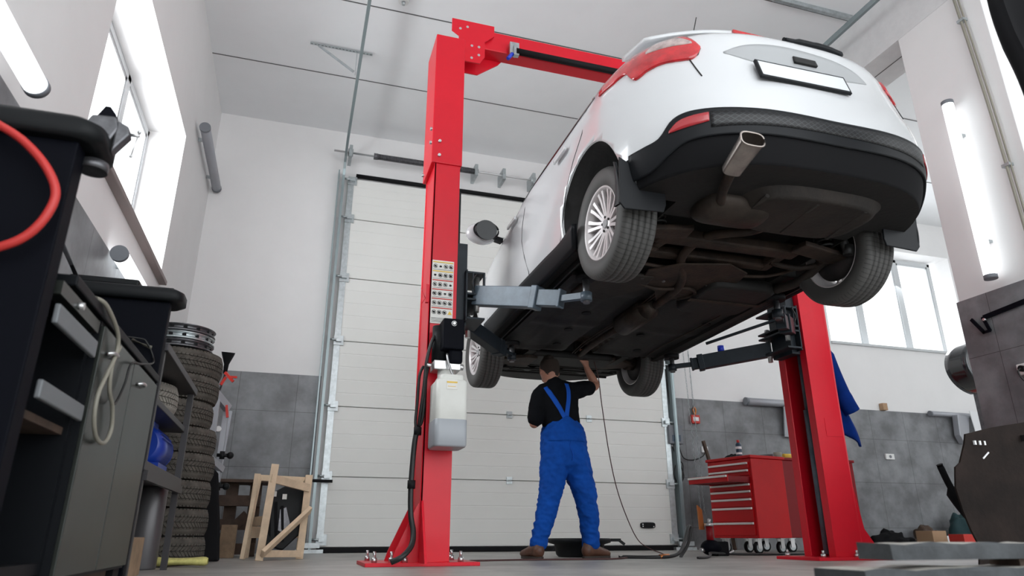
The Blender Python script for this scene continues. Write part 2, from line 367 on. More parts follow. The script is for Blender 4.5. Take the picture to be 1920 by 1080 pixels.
MB().cyl((.40,YB-.06,4.28), (4.52,YB-.06,4.28), .028).build('top_seal', 'rubber', door)
for z in (.595, 1.36, 2.12, 2.90, 3.68):
    for x in (2.43, 3.47):
        if z > 1.4 and x > 3: continue
        MB().box(x-.035, x+.035, YB-.068, YB-.05, z-.04, z+.04).cyl((x-.03,YB-.075,z),(x+.03,YB-.075,z),.009).build('hinge', 'galv', door)
for z in (-.05, .595, 1.36, 2.12, 2.90, 3.68, 4.2):
    for x, sg in ((.36,-1),(4.54,1)):
        r = MB().box(x-.055, x+.055, YB-.075, YB-.05, z-.055, z+.055).cyl((x,YB-.10,z),(x+sg*.1,YB-.10,z),.012).box(x-.03,x+.03,YB-.115,YB-.07,z-.02,z+.02)
        r.build('roller_bracket', 'galv', door)
g = MB().prism([(.10*math.copysign(abs(math.cos(t))**.5,math.cos(t)), .035*math.copysign(abs(math.sin(t))**.5,math.sin(t))) for t in [2*math.pi*i/28 for i in range(28)]], .02, (4.19,YB-.055,.105), (1,0,0), (0,0,1))
hd = g.build('grip_recess', 'black_plastic', door, bevel=.004)
for dx, dz in ((-.07,.012),(-.07,-.012),(.075,-.015)): MB().cyl((4.19+dx,YB-.077,.105+dz),(4.19+dx,YB-.07,.105+dz),.007,n=10).build('screw','steel',hd)
for x, sg in ((.245,1),(4.655,-1)):
    t = MB()
    path = [(x,YB-.11,FL+.02),(x,YB-.11,4.15)]+[(x,YB-.11-.42*(1-math.cos(a)),4.15+.43*math.sin(a)) for a in [math.pi/2*i/8 for i in range(1,9)]]+[(x,-.8,4.60)]
    for p, q in zip(path, path[1:]): t.bar(p, q, .03, .055, up=(0,1,0) if abs(q[2]-p[2])>.05 and abs(q[1]-p[1])<.3 else (0,0,1))
    t.build('track', 'track', door)
    a = MB().box(x-.045+sg*-.02, x-.03+sg*-.02, YB-.13, YB, FL, 4.3)
    a.build('angle_rail', 'track', door)
    MB().box(x-.14, x+.14, YB-.14, YB, FL, FL+.035).box(x-.1, x+.1, YB-.16, YB-.13, FL+.05, FL+.10).build('floor_bracket', 'galv', door)
sh = MB().cyl((.10,YB-.2,4.52),(4.8,YB-.2,4.52),.0125); sh.build('torsion_shaft', 'steel', door)
def spring(x0, x1, y, z, r, pitch, nm='torsion_spring', m_='chain'):
    N = int((x1-x0)/pitch*10); s = MB()
    s.tube([(x0+(x1-x0)*i/N, y+r*math.cos(2*math.pi*i/10), z+r*math.sin(2*math.pi*i/10)) for i in range(N+1)], .006, 5)
    s.cyl((x0,y,z),(x1,y,z),r*.86,n=14); s.cyl((x0-.03,y,z),(x0+.02,y,z),r*1.15).cyl((x1-.02,y,z),(x1+.03,y,z),r*1.15)
    s.build(nm, m_, door)
spring(.62, 1.92, YB-.2, 4.52, .036, .016, m_='steel_dark')
for x in (.30, 1.92, 2.30, 2.72, 4.62):
    b = MB().box(x-.02, x+.02, YB-.26, YB, 4.44, 4.60).cyl((x-.03,YB-.2,4.52),(x+.03,YB-.2,4.52), .05 if x in (.30,2.72,4.62) else .032, n=24)
    b.build('shaft_bracket', 'galv', door)
# punched-angle ceiling hangers holding the tracks
def punched(m, p0, p1, w=.035):
    m.bar(p0, p1, w, .004)
    p0, p1 = Vector(p0), Vector(p1); m.mat(1); n = int((p1-p0).length/.035)
    for i in range(n):
        p = p0.lerp(p1, (i+.5)/n); m.bar(p-(p1-p0).normalized()*.009, p+(p1-p0).normalized()*.009, .010, .0055)
    m.mat(0)
hg = thing('track_hanger', 'punched steel angle bracket bolting the left door track to the ceiling', 'bracket', (.245,6.35,4.6))
m = MB(); punched(m, (-.27,6.32,4.9), (.38,6.32,4.9)); m.build('ceiling_angle', ['galv','seam'], hg)
m = MB().box(.215,.22,6.30,6.35,4.62,4.9); m.build('drop_angle', 'galv', hg)
m = MB(); m.bar((-.18,6.32,4.89),(.20,6.32,4.64),.03,.004,up=(0,1,0)); m.build('brace', 'galv', hg)
o = MB().box(4.0, 4.93, 4.30, 4.34, ZC-.05, ZC).build('ceiling_channel', 'galv', bevel=.004); tag(o, 'grey steel channel fixed across the ceiling beside the right door track', 'channel')
sd = thing('ceiling_sensor', 'small round white sensor on the ceiling above the red lift post', 'sensor', (.58,5.42,4.92))
MB().cyl((.58,5.42,4.92),(.58,5.42,4.885),.055,.05,n=28).build('base', 'socket_white', sd); MB().cyl((.58,5.42,4.885),(.58,5.42,4.85),.02,.014,n=16).build('probe', 'galv', sd)

# ---------------------------------------------------------------- wall-mounted tube lamps
def tube_lamp(label, p0, p1, r, lit, out, group=None):
    p0, p1 = Vector(p0), Vector(p1); d = (p1-p0).normalized(); out = Vector(out)
    t = thing('tube_lamp', label, 'lamp', (p0+p1)/2-out*.06, group)
    MB().cyl(p0+d*.02, p1-d*.02, r, n=24).build('tube', 'tube_light' if lit else 'wall_steel', t)
    for a, b in ((p0,p0+d*.03),(p1,p1-d*.03)): MB().cyl(a, b, r*1.08, n=24).build('end_cap', 'grey_box', t)
    for f in (.2,.8):
        q = p0.lerp(p1, f); MB().bar(q, q-out*(r+.05), .035, .02, up=d).build('mount', 'galv', t)
    return t
tube_lamp('glowing tube lamp mounted upright on the grey-tiled pier at right', (4.86,3.53,3.36), (4.86,3.535,1.80), .043, True, (-1,0,0))
tube_lamp('glowing tube lamp on the left wall above the black workbench corner', (-1.14,1.2,1.70), (-1.14,2.80,1.70), .045, True, (1,0,0))
tube_lamp('glowing tube lamp low on the left wall behind the far bench', (-1.20,4.62,1.70), (-1.20,5.9,1.70), .05, True, (1,0,0))
tube_lamp('unlit grey tube lamp high on the left wall near the corner', (-1.19,6.62,3.88), (-1.19,7.96,3.86), .05, False, (1,0,0))
tube_lamp('unlit grey tube lamp behind the right lift post, on the tile edge', (5.77,7.92,1.70), (7.05,7.92,1.70), .05, False, (0,-1,0))
tube_lamp('unlit grey tube lamp at far right of the back wall', (8.95,7.92,1.69), (10.3,7.92,1.69), .035, False, (0,-1,0))

# ---------------------------------------------------------------- fittings on the pier
cd = thing('wall_conduit', 'beige vertical pipe conduit clipped to the near edge of the pier', 'pipe', (4.90,3.24,2.0))
MB().tube(smoothpath([(4.915,3.30,4.30),(4.915,3.27,3.6),(4.915,3.25,2.9),(4.915,3.24,2.2),(4.915,3.235,1.75)]), .011).build('pipe', 'cable_cream', cd)
MB().tube(smoothpath([(4.925,3.275,4.30),(4.925,3.245,3.6),(4.925,3.225,2.9),(4.925,3.215,2.2)]), .007).build('cable', 'cable_cream', cd)
for z, y in ((4.0,3.285),(2.62,3.245)): MB().box(4.90,4.95,y-.03,y+.03,z-.012,z+.012).build('clip', 'galv', cd)
br = thing('folding_wall_bracket', 'black flat steel arm bracket bolted on the grey pier tiles', 'bracket', (4.92,3.6,1.5))
MB().bar((4.92,3.71,1.555),(4.92,3.12,1.60),.012,.035).build('arm', 'black_metal', br)
MB().bar((4.915,3.715,1.56),(4.915,3.68,1.44),.012,.022,up=(0,1,0)).build('link', 'black_metal', br)
MB().bar((4.905,3.80,1.565),(4.905,3.72,1.435),.012,.024,up=(0,1,0)).bar((4.905,3.73,1.44),(4.905,3.67,1.44),.012,.02).build('hook', 'black_metal', br)
MB().cyl((4.93,3.70,1.535),(4.90,3.70,1.535),.010,n=12).build('bolt', 'steel', br)
def socket(label, x, y, z, nrm, w=.08, plug=False):
    t = thing('wall_socket', label, 'socket', (x,y,z-.04))
    if nrm == 'y':
        MB().box(x-w/2,x+w/2,y-.03,y,z-.04,z+.04).build('face_plate', 'socket_white', t, bevel=.006)
        MB().cyl((x,y-.032,z),(x,y-.03+.006,z),.022,n=20).build('recess' if not plug else 'plug', 'black_plastic' if plug else 'grey_box', t)
    else:
        MB().box(x-.03,x,y-w/2,y+w/2,z-.04,z+.04).build('face_plate', 'socket_white', t, bevel=.006)
        MB().cyl((x-.06,y,z),(x-.028,y,z),.022,n=20).build('plug', 'black_plastic', t)
        MB().tube(smoothpath([(x-.06,y,z),(x-.09,y,z-.03),(x-.07,y-.02,z-.10),(x-.02,y-.06,z-.12)]),.006).build('lead','cable',t)
    return t
socket('white wall socket with black plug on the grey pier', 4.935, 3.50, 1.11, 'x', .1)
socket('white double socket on the grey tiles right of the lift post', 8.11, 7.985, 1.04, 'y', .15)
socket('white socket with a black plug above the open tool drawer', 5.10, 7.985, 1.04, 'y', .09, True)
# ================================================================ two-post lift
lift = thing('two_post_car_lift', 'red two-post car lift holding the white hatchback in the air', 'car lift', (2.35,4.6,FL))
# left post (C profile opening towards the car)
m = MB()
XP0, XP1, YP0, YP1 = .80, .975, 4.45, 4.79
m.box(XP0-.02, XP0, YP0, YP1, FL+.02, 2.67).box(XP0-.02, XP1, YP0, YP0+.012, FL+.02, 2.67).box(XP0-.02, XP1, YP1-.012, YP1, FL+.02, 2.67)
m.box(XP1-.012, XP1, YP0, YP0+.07, FL+.02, 2.67).box(XP1-.012, XP1, YP1-.07, YP1, FL+.02, 2.67)
m.box(XP0-.045, XP1+.012, YP0-.014, YP1+.014, 2.60, 3.76)
lp = m.build('post', 'lift_red', lift, bevel=.008)
m = MB().box(.46, 1.16, 4.40, 4.92, FL, FL+.022); m.build('base_plate', 'lift_red_edge', lp, bevel=.003)
for yy in (4.46, 4.78): MB().prism([(0,0),(.17,0),(.15,.06),(.02,.34),(0,.36)], .014, (.79,yy,FL+.02), (-1,0,0), (0,0,1)).build('gusset', 'lift_red', lp)
MB().prism([(0,0),(.20,0),(.01,.36),(0,.36)], .014, (.80,4.45,FL+.02), (0,-1,0), (0,0,1)).build('gusset', 'lift_red', lp)
for x, y in ((.52,4.47),(.62,4.40+.05),(1.05,4.46),(.52,4.86),(1.08,4.86),(.70,4.44)):
    MB().cyl((x,y,FL+.022),(x,y,FL+.05),.018,n=6).cyl((x,y,FL+.05),(x,y,FL+.085),.009,n=10).build('anchor_bolt', 'steel', lp)
for y, z in ((4.47,2.78),(4.47,2.90),(4.77,2.66)): MB().cyl((XP0-.06,y,z),(XP0-.03,y,z),.014,n=6).build('bolt', 'steel', lp)
for z, y in ((2.78,4.44),(2.66,4.44)): MB().cyl((.81,y-.02,z),(.81,y,z),.012,n=8).build('bolt', 'steel', lp)
# safety sticker
st = MB().box(.795, .95, YP0-.004, YP0-.001, 1.36, 1.825)
sk = st.build('instruction_sticker', 'sticker_white', lp)
rows = 6; sh_ = .43/rows
for r_ in range(rows):
    zt = 1.815-r_*.068
    MB().box(.80, .945, YP0-.006, YP0-.003, zt-.007, zt).build('sticker_band', 'sticker_yellow' if r_ < 2 else 'sticker_red', sk)
    icons = MB()
    for k in range(4):
        cx = .818+k*.037; cz = zt-.034
        if r_ == 5 and k == 3: continue
        if (r_+k) % 4 != 1 or r_ > 3:
            icons.tube([(cx+.014*math.cos(a), YP0-.006, cz+.014*math.sin(a)) for a in [2*math.pi*i/16 for i in range(16)]], .0014, 4, closed=True)
            icons.bar((cx-.009,YP0-.006,cz+.009),(cx+.009,YP0-.006,cz-.009),.002,.002)
        icons.box(cx-.009, cx+.008, YP0-.007, YP0-.004, cz-.004-(k%2)*.003, cz+.003+(r_%2)*.003)
        icons.box(cx-.003, cx+.002, YP0-.007, YP0-.004, cz-.009, cz+.007)
    icons.build('pictogram_row', 'ink', sk)
    if r_ < 5 : MB().box(.80, .945, YP0-.0055, YP0-.003, zt-.0605, zt-.0585).build('divider', 'ink', sk)
MB().prism([(-.015,-.012),(.015,-.012),(0,.014)], .003, (.929,YP0-.004,1.815-5*.068-.034), (1,0,0), (0,0,1)).build('warning_triangle', 'sticker_yellow', sk)
tx = MB()
for k in range(4): tx.box(.80, .93-.012*(k%3), YP0-.006, YP0-.003, 1.398-k*.009, 1.400-k*.009)
tx.build('small_print', 'ink', sk)
# chain cover strip seen at the edge of the left post
MB().box(XP1, XP1+.02, 4.60, 4.66, 1.4, 2.45).build('lift_chain', 'chain', lift, bevel=.003)
m = MB()
for k in range(70): m.box(XP1+.018, XP1+.030, 4.52, 4.57, 1.80+k*.009, 1.805+k*.009)
m.box(XP1+.002, XP1+.02, 4.52, 4.57, 1.76, 2.44).build('roller_chain', 'chain', lift)
# power unit and oil tank
pu = MB().cyl((.855,4.36,1.07),(.855,4.36,1.31),.055,n=28).build('pump_motor', 'black_plastic', lift)
MB().box(.845,.985,4.22,4.38,1.13,1.335).build('control_box', 'black_metal', pu, bevel=.008)
MB().tube([(.915+.016*math.cos(a),4.218,1.30+.016*math.sin(a)) for a in [2*math.pi*i/20 for i in range(20)]], .003, 6, closed=True).cyl((.915,4.22,1.30),(.915,4.212,1.30),.009,n=16).build('push_button', 'steel', pu)
MB().box(.89,.985,4.24,4.40,1.04,1.14).build('motor_cover', 'black_metal', pu, bevel=.02)
MB().box(.80,.975,4.26,4.40,1.0,1.06).cyl((.97,4.30,1.03),(1.0,4.30,1.03),.02,n=14).cyl((.79,4.3,1.03),(.76,4.3,1.03),.012,n=10).build('valve_block', 'steel', pu, bevel=.005)
MB().tube(smoothpath([(.88,4.25,1.10),(.885,4.235,1.05),(.90,4.22,.99),(.915,4.21,.95)]), .008).build('release_lever', 'steel', pu)
MB().sphere((.922,4.205,.935), .03, 14, (1.2,.7,.7)).build('lever_knob', 'lift_red', pu)
def rbox(m, x0, x1, y0, y1, z0, z1, r=.03, n=5, tops=((0,0),)):
    cs = []
    for cx, cy, a0 in ((x1-r,y1-r,0),(x0+r,y1-r,90),(x0+r,y0+r,180),(x1-r,y0+r,270)):
        cs += [(cx+r*math.cos(R(a0+90*i/n)), cy+r*math.sin(R(a0+90*i/n))) for i in range(n+1)]
    N = len(cs); mx, my = (x0+x1)/2, (y0+y1)/2
    vs = [((x-mx)*s+mx, (y-my)*s+my, z) for z, s in ((z0,.93),(z0+.012,1),(z1-.012,1),(z1,.93)) for x, y in cs]
    m._add(vs, [(j*N+i, j*N+(i+1)%N, (j+1)*N+(i+1)%N, (j+1)*N+i) for j in range(3) for i in range(N)], True)
    m._add(vs[:N], [tuple(range(N))[::-1]], False); m._add(vs[-N:], [tuple(range(N))], False)
    return m
m = MB(); rbox(m, .805,1.005,4.17,4.41,.66,.92,.03); m.cyl((.89,4.32,.915),(.89,4.32,1.0),.055,n=24)
rbox(m, .83,.985,4.18,4.40,.90,.955,.03)
tk = m.build('oil_tank', 'tank_plastic', lift)
m = MB(); rbox(m, .803,1.007,4.168,4.412,.505,.68,.03); m.build('oil_level', 'tank_fluid', tk)
m = MB().box(.868,.935,4.167,4.171,.855,.915); m.build('tank_label', 'sticker_white', tk)
MB().box(.868,.935,4.1655,4.169,.895,.905).box(.875,.925,4.1655,4.169,.872,.875).build('label_print', 'sticker_yellow', tk)
# hydraulic hoses on the side of the left post
hs = MB(); random.seed(3)
hs.tube(smoothpath([(.83,4.36,1.25),(.80,4.33,1.22),(.765,4.33,1.08),(.755,4.36,.86),(.745,4.40,.70),(.75,4.42,.66),(.765,4.40,.72),(.77,4.38,.95),(.785,4.36,1.06)]), .011)
hs.tube(smoothpath([(.76,4.42,1.05),(.735,4.42,.98),(.73,4.43,.80),(.725,4.43,.68),(.74,4.43,.62)]), .010)
hs.build('hydraulic_hose', 'cable', lift)
MB().tube(smoothpath([(.745,4.43,.66),(.725,4.43,.55),(.715,4.43,.3),(.72,4.42,.12),(.735,4.39,.02),(.72,4.34,-.06),(.66,4.28,-.12),(.60,4.30,-.15)]), .017).build('hydraulic_hose', 'cable', lift)
for q in ((.741,4.43,.60),(.717,4.43,.27)): MB().cyl(q,(q[0],q[1],q[2]+.05),.025,n=12).build('hose_clamp', 'rubber', lift)
MB().bar((.765,4.44,1.5),(.765,4.44,1.63),.02,.03,up=(0,1,0)).tube([(.76,4.44,1.52),(.72,4.43,1.60)],.003).tube([(.76,4.44,1.54),(.73,4.43,1.49)],.003).build('cable_bracket', 'lift_red_edge', lift)
# right post, open side towards the car
m = MB(); QX0, QX1 = 3.87, 4.12
m.box(QX1-.012, QX1, YP0, YP1, FL+.02, 3.7).box(QX0, QX1, YP0, YP0+.012, FL+.02, 3.7).box(QX0, QX1, YP1-.012, YP1, FL+.02, 3.7)
m.box(QX0, QX0+.012, YP0, YP0+.075, FL+.02, 3.7).box(QX0, QX0+.012, YP1-.075, YP1, FL+.02, 3.7)
rp = m.build('post', 'lift_red', lift, bevel=.008)
MB().box(3.66, 4.34, 4.38, 4.86, FL, FL+.022).build('base_plate', 'lift_red_edge', rp, bevel=.003)
for yy in (4.46, 4.77): MB().prism([(0,0),(.20,0),(.13,.07),(.04,.20),(0,.50)], .014, (QX1,yy,FL+.02), (1,0,0), (0,0,1)).build('gusset', 'lift_red', rp)
for x, y in ((3.74,4.43),(4.02,4.41),(4.27,4.43),(3.72,4.80),(4.27,4.80)):
    MB().cyl((x,y,FL+.022),(x,y,FL+.045),.018,n=6).cyl((x,y,FL+.045),(x,y,FL+.07),.009,n=10).build('anchor_bolt', 'steel', rp)
MB().box(3.95,4.10,YP0-.003,YP0,.72,.86).build('repair_patch', 'lift_red_edge', rp)
MB().cyl((3.945,4.62,FL+.04),(3.945,4.62,.95),.030,n=20).cyl((3.945,4.62,.95),(3.945,4.62,1.55),.017,n=16).build('hydraulic_cylinder', 'lift_arm', lift)
MB().box(3.99,4.06,4.56,4.68,FL+.03,1.5).build('inner_guide', 'lift_dark', lift)
# crossbeam
m = MB().box(.98, 3.95, 4.55, 4.68, 3.80, 3.99)
cb = m.build('crossbeam', 'lift_red', lift, bevel=.006)
MB().prism([(0,0),(.18,0),(.22,.07),(.22,.22),(.30,.30),(.30,.40),(-.06,.40),(-.06,.28),(0,.24)], .012, (.95,4.53,3.62), (1,0,0), (0,0,1)).build('gusset_plate', 'lift_red', cb)
MB().prism([(0,0),(.18,0),(.36,.14),(.42,.22),(.42,.33),(-.02,.33),(-.02,.2)], .012, (.97,4.69,3.63), (1,0,0), (0,0,1)).build('gusset_plate', 'lift_red', cb)
for x, z in ((.99,3.66),(1.06,3.66),(1.12,3.70),(.99,3.73),(1.06,3.78),(.96,3.93),(1.02,3.96),(1.12,3.78)): MB().cyl((x,4.515,z),(x,4.53,z),.012,n=6).build('bolt', 'steel', cb)
MB().cyl((1.42,4.50,3.80),(2.9,4.50,3.80),.028,n=16).build('padded_bar', 'rubber', lift)
MB().box(1.38,1.46,4.49,4.53,3.76,3.88).box(1.41,1.43,4.47,4.51,3.74,3.84).build('limit_switch', 'galv', lift)
MB().cyl((1.36,4.49,3.70),(1.40,4.49,3.76),.016,n=12).build('switch_plug', 'plastic_blue', lift)
# carriages
for X, sg in ((1.04,1),(3.84,-1)):
    m = MB()
    m.box(X-.06, X+.02, 4.50, 4.74, 1.38, 2.0)
    for z in (1.42, 1.56, 1.60, 1.76): m.box(min(X,X+sg*.14), max(X,X+sg*.14), 4.44, 4.80, z-.008, z+.008)
    m.box(min(X+sg*.0,X+sg*.012), max(X,X+sg*.012), 4.44, 4.80, 1.40, 1.78)
    m.bar((X+sg*.13,4.44,1.60),(X+sg*.13,4.44,1.76),.012,.03,up=(0,1,0)).bar((X+sg*.05,4.44,1.60),(X+sg*.05,4.44,1.76),.012,.02,up=(0,1,0))
    cg = m.build('carriage', 'lift_dark', lift, bevel=.003)
    for y, z0, z1 in ((4.49,1.52,1.68),(4.74,1.40,1.58)): MB().cyl((X+sg*.09,y,z0-.04),(X+sg*.09,y,z1+.06),.020,n=16).build('pivot_pin', 'steel', cg)
    MB().tube(smoothpath([(X+sg*.06,4.43,1.62),(X+sg*.04,4.42,1.68),(X+sg*.07,4.42,1.74)]),.005).build('release_cable','cable',cg)
def arm(p0, p1, w, h, split, pad, padh, mt='lift_arm'):
    p0, p1 = Vector(p0), Vector(p1); q = p0.lerp(p1, split); e = p0.lerp(p1,.88)
    o = MB().bar(p0, q, w, h).bar(q-(p1-p0).normalized()*.05, q, w*1.12, h*1.12).build('arm', mt, lift, bevel=.005)
    MB().bar(q, e, w*.78, h*.78).bar(e-(p1-p0).normalized()*.02, e, w*.86, h*.86).build('arm_extension', mt, o, bevel=.004)
    MB().bar(e, Vector(pad), w*.55, h*.28).cyl(Vector(pad)+Vector((0,0,-.035)), Vector(pad)+Vector((0,0,.02)), .036, n=20).build('arm_tip', mt, o)
    P = Vector(pad)
    MB().cyl(P+Vector((0,0,-.05)), P+Vector((0,0,padh-.03)), .021, n=18).build('pad_screw', 'steel_dark', o)
    MB().cyl(P+Vector((0,0,padh-.035)), P+Vector((0,0,padh)), .062, .066, n=26).build('rubber_pad', 'rubber', o)
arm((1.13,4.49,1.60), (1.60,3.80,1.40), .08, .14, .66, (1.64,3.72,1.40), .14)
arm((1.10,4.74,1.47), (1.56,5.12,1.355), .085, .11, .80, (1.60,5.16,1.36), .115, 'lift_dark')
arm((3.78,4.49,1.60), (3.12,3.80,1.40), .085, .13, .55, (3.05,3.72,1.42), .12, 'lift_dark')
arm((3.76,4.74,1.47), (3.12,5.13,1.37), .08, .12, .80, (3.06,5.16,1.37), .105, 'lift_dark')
MB().bar((3.74,4.44,1.68),(3.30,4.98,1.55),.02,.02).build('arm_restraint','lift_dark',lift)
o = MB().cyl((3.42,4.947,1.474),(3.42,4.947,1.53),.028,n=20).build('plastic_cap', 'plastic_blue'); tag(o, 'small blue plastic cap standing on the right front lift arm', 'cap')
# ---------------- body surface

def interp(x,T):
    # smooth (catmull-rom) interpolation in table
    if x<=T[0][0]: return T[0][1]
    if x>=T[-1][0]: return T[-1][1]
    for i in range(len(T)-1):
        if x<=T[i+1][0]:
            x0,y0=T[i];x1,y1=T[i+1];h=x1-x0;t=(x-x0)/h
            m0=(y1-T[i-1][1])/(x1-T[i-1][0]) if i>0 else (y1-y0)/h
            m1=(T[i+2][1]-y0)/(T[i+2][0]-x0) if i+2<len(T) else (y1-y0)/h
            return (2*t**3-3*t*t+1)*y0+(t**3-2*t*t+t)*h*m0+(-2*t**3+3*t*t)*y1+(t**3-t*t)*h*m1
# heights above ground
RT=[(.20,-.76),(.30,-.82),(.42,-.86),(.55,-.88),(.68,-.875),(.80,-.845),(.95,-.81),(1.08,-.78),(1.13,-.75),(1.20,-.64),(1.28,-.49),(1.36,-.34),(1.44,-.18),(1.50,.0),(1.55,.3)]
WT=[(.20,.80),(.28,.875),(.40,.915),(.55,.93),(.70,.925),(.85,.912),(1.0,.893),(1.10,.865),(1.24,.785),(1.40,.68),(1.50,.6),(1.55,.42)]
FT=[(.20,3.38),(.40,3.50),(.60,3.50),(.72,3.42),(.80,3.25),(.90,2.9),(1.0,2.5),(1.1,2.2),(1.35,1.75),(1.48,1.4),(1.55,.9)]
def plan(z,N=160):
    r=interp(z,RT);w=interp(z,WT);f=interp(z,FT)
    Lr=.72
    ys=r+Lr;Lf=1.3;yf=f-Lf
    if yf<ys+.05: yf=ys+.05;Lf=f-yf
    pts=[]
    n=3.0
    for i in range(N//2):
        th=math.pi/2*i/(N//2-1)
        x=w*math.sin(th)**(2/n);y=ys-Lr*math.cos(th)**(2/2.3)
        pts.append((x,y))
    for i in range(1,N//2):
        th=math.pi/2*i/(N//2-1)
        pts.append((w*math.cos(th)**(2/2.6),yf+Lf*math.sin(th)**(2/2.4)))
    return pts
_c={}
def arc(z):
    k=round(z,4)
    if k not in _c:
        p=plan(k);L=[0.]
        for a,b in zip(p,p[1:]): L.append(L[-1]+math.hypot(b[0]-a[0],b[1]-a[1]))
        _c[k]=(p,L)
    return _c[k]
def S(a,z):
    """a: arc length from rear centre; negative = left side. z above ground. returns local xyz (z rel. ground)"""
    p,L=arc(z);s=-1 if a<0 else 1;A=abs(a)
    if A>=L[-1]: return (s*p[-1][0],p[-1][1],z)
    lo,hi=0,len(L)-1
    while hi-lo>1:
        m=(lo+hi)//2
        if L[m]<=A: lo=m
        else: hi=m
    t=(A-L[lo])/(L[hi]-L[lo]+1e-12)
    return (s*(p[lo][0]+t*(p[hi][0]-p[lo][0])),p[lo][1]+t*(p[hi][1]-p[lo][1]),z)
# ================================================================ car (local frame: x right, y forward from the rear axle, z above the tyre contact)
def rotm(yaw, pit, rol):
    return Matrix.Rotation(yaw,3,'Z') @ Matrix.Rotation(pit,3,'X') @ Matrix.Rotation(rol,3,'Y')
CM = rotm(R(.641), R(-1.591), R(-.404)); CO = Vector((2.332,3.128,1.611))
car = bpy.data.objects.new('hatchback_car', None); sc.collection.objects.link(car)
tag(car, 'white five-door hatchback raised on the red two-post lift', 'car')
car.matrix_world = Matrix.Translation(CO+CM@Vector((0,0,-.316))+Vector((0,0,H))) @ CM.to_4x4()
def cb_(m, name, mats, parent=None, **k): return m.build(name, mats, parent or car, local=True, **k)
def nrm(a, z):
    e = .01; p = Vector(S(a,z)); ta = Vector(S(a+e,z))-Vector(S(a-e,z)); tz = Vector(S(a,z+e))-Vector(S(a,z-e))
    return ta.cross(tz).normalized()
def SP(a, z, off=0): return Vector(S(a,z))+nrm(a,z)*off
def T(tab):
    return lambda x: interp(x, tab)
def patch(a0, a1, zlo, zhi, off=.004, nu=40, nv=6, thick=.012):
    lo = zlo if callable(zlo) else (lambda a: zlo); hi = zhi if callable(zhi) else (lambda a: zhi)
    of = off if callable(off) else (lambda a, z: off)
    m = MB()
    def P(s, t, d=0):
        a = a0+(a1-a0)*s; z = lo(a)+(hi(a)-lo(a))*t; return SP(a, z, of(a,z)-d)
    m.grid(lambda s,t: P(s,t), nu, nv); m.grid(lambda s,t: P(s,t,thick), nu, nv)
    m.grid(lambda s,t: P(s,0,thick*t), nu, 1); m.grid(lambda s,t: P(s,1,thick*t), nu, 1)
    m.grid(lambda s,t: P(0,s,thick*t), nv, 1); m.grid(lambda s,t: P(1,s,thick*t), nv, 1)
    m.weld_ = True
    return m
# ---- body shell
zs = [.30,.315,.34,.38,.42,.46,.5,.55,.6,.65,.7,.75,.8,.85,.9,.95,.98,1.01,1.04,1.07,1.10,1.13,1.16,1.2,1.24,1.28,1.32,1.36,1.4,1.44,1.47,1.50,1.52,1.535,1.545,1.55]
NA = 90
bm_ = MB(); rings = []
for z in zs:
    p, L = arc(z); tot = L[-1]
    ring = [S(tot*(i/NA), z) for i in range(NA+1)]
    ring = [tuple(q) for q in ring]+[(-q[0],q[1],q[2]) for q in ring[-2:0:-1]]
    rings.append(ring)
n = len(rings[0]); vs = [v for r in rings for v in r]
bm_._add(vs, [(j*n+i, j*n+(i+1)%n, (j+1)*n+(i+1)%n, (j+1)*n+i) for j in range(len(zs)-1) for i in range(n)], True)
bm_._add(rings[0], [tuple(range(n))], False); bm_._add(rings[-1], [tuple(range(n))], False)
body = cb_(bm_, 'body_shell', ['car_white','under_dark','soft_black'])
WB, AR, AZ = 2.648, .372, .395
def cutter():
    c = MB()
    for y in (0, WB):
        for s in (-1, 1): c.cyl((s*.60,y,AZ),(s*1.2,y,AZ), AR, n=72)
        for s in (-1, 1): c.box(min(s*.60,s*1.2), max(s*.60,s*1.2), y-.30, y+.30, .1, AZ)
    return c
def boolean(o, c, op='DIFFERENCE'):
    co = c.build('cut', 'gap', None, local=True); co.matrix_world = o.matrix_world if o.parent is None else Matrix.Identity(4)
    # same local frame as the car
    co.parent = car; co.matrix_parent_inverse = Matrix.Identity(4); co.matrix_basis = Matrix.Identity(4)
    md = o.modifiers.new('b','BOOLEAN'); md.operation = op; md.object = co; md.solver = 'EXACT'; md.use_self = True
    bpy.context.view_layer.update()
    dg = bpy.context.evaluated_depsgraph_get(); me = bpy.data.meshes.new_from_object(o.evaluated_get(dg), depsgraph=dg)
    o.modifiers.clear(); old = o.data; o.data = me; bpy.data.meshes.remove(old)
    cd_ = co.data; bpy.data.objects.remove(co); bpy.data.meshes.remove(cd_)
for y in (0, WB):
    for s in (-1,1): boolean(body, MB().cyl((s*.60,y,AZ),(s*1.2,y,AZ), AR, n=72))
for y in (0, WB):
    for s in (-1,1): boolean(body, MB().box(min(s*.602,s*1.2), max(s*.602,s*1.2), y-.31, y+.31, .1, AZ-.18))
boolean(body, MB().box(-.59,.59,-.22,.50,.1,.50))
boolean(body, MB().box(-.45,.45,1.9,3.1,.1,.62))
for p in body.data.polygons:
    c_ = p.center; inside = False
    for y in (0, WB):
        d = math.hypot(c_.y-y, c_.z-AZ)
        if d < AR+.003 and abs(c_.x) < .90+(.02 if d < AR-.01 else 0) and (abs(c_.x) < .62 or abs(d-AR) < .004 or c_.z < AZ): inside = True
        if abs(p.normal.x) < .3 and abs(d-AR) < .006: inside = True
    if c_.z < .302 or (abs(c_.x) < .595 and c_.z < .63 and (-.23 < c_.y < .51 or 1.89 < c_.y < 3.11)): inside = True
    p.material_index = 1 if inside else (2 if c_.z < .47 and c_.y < -.42 else 0)
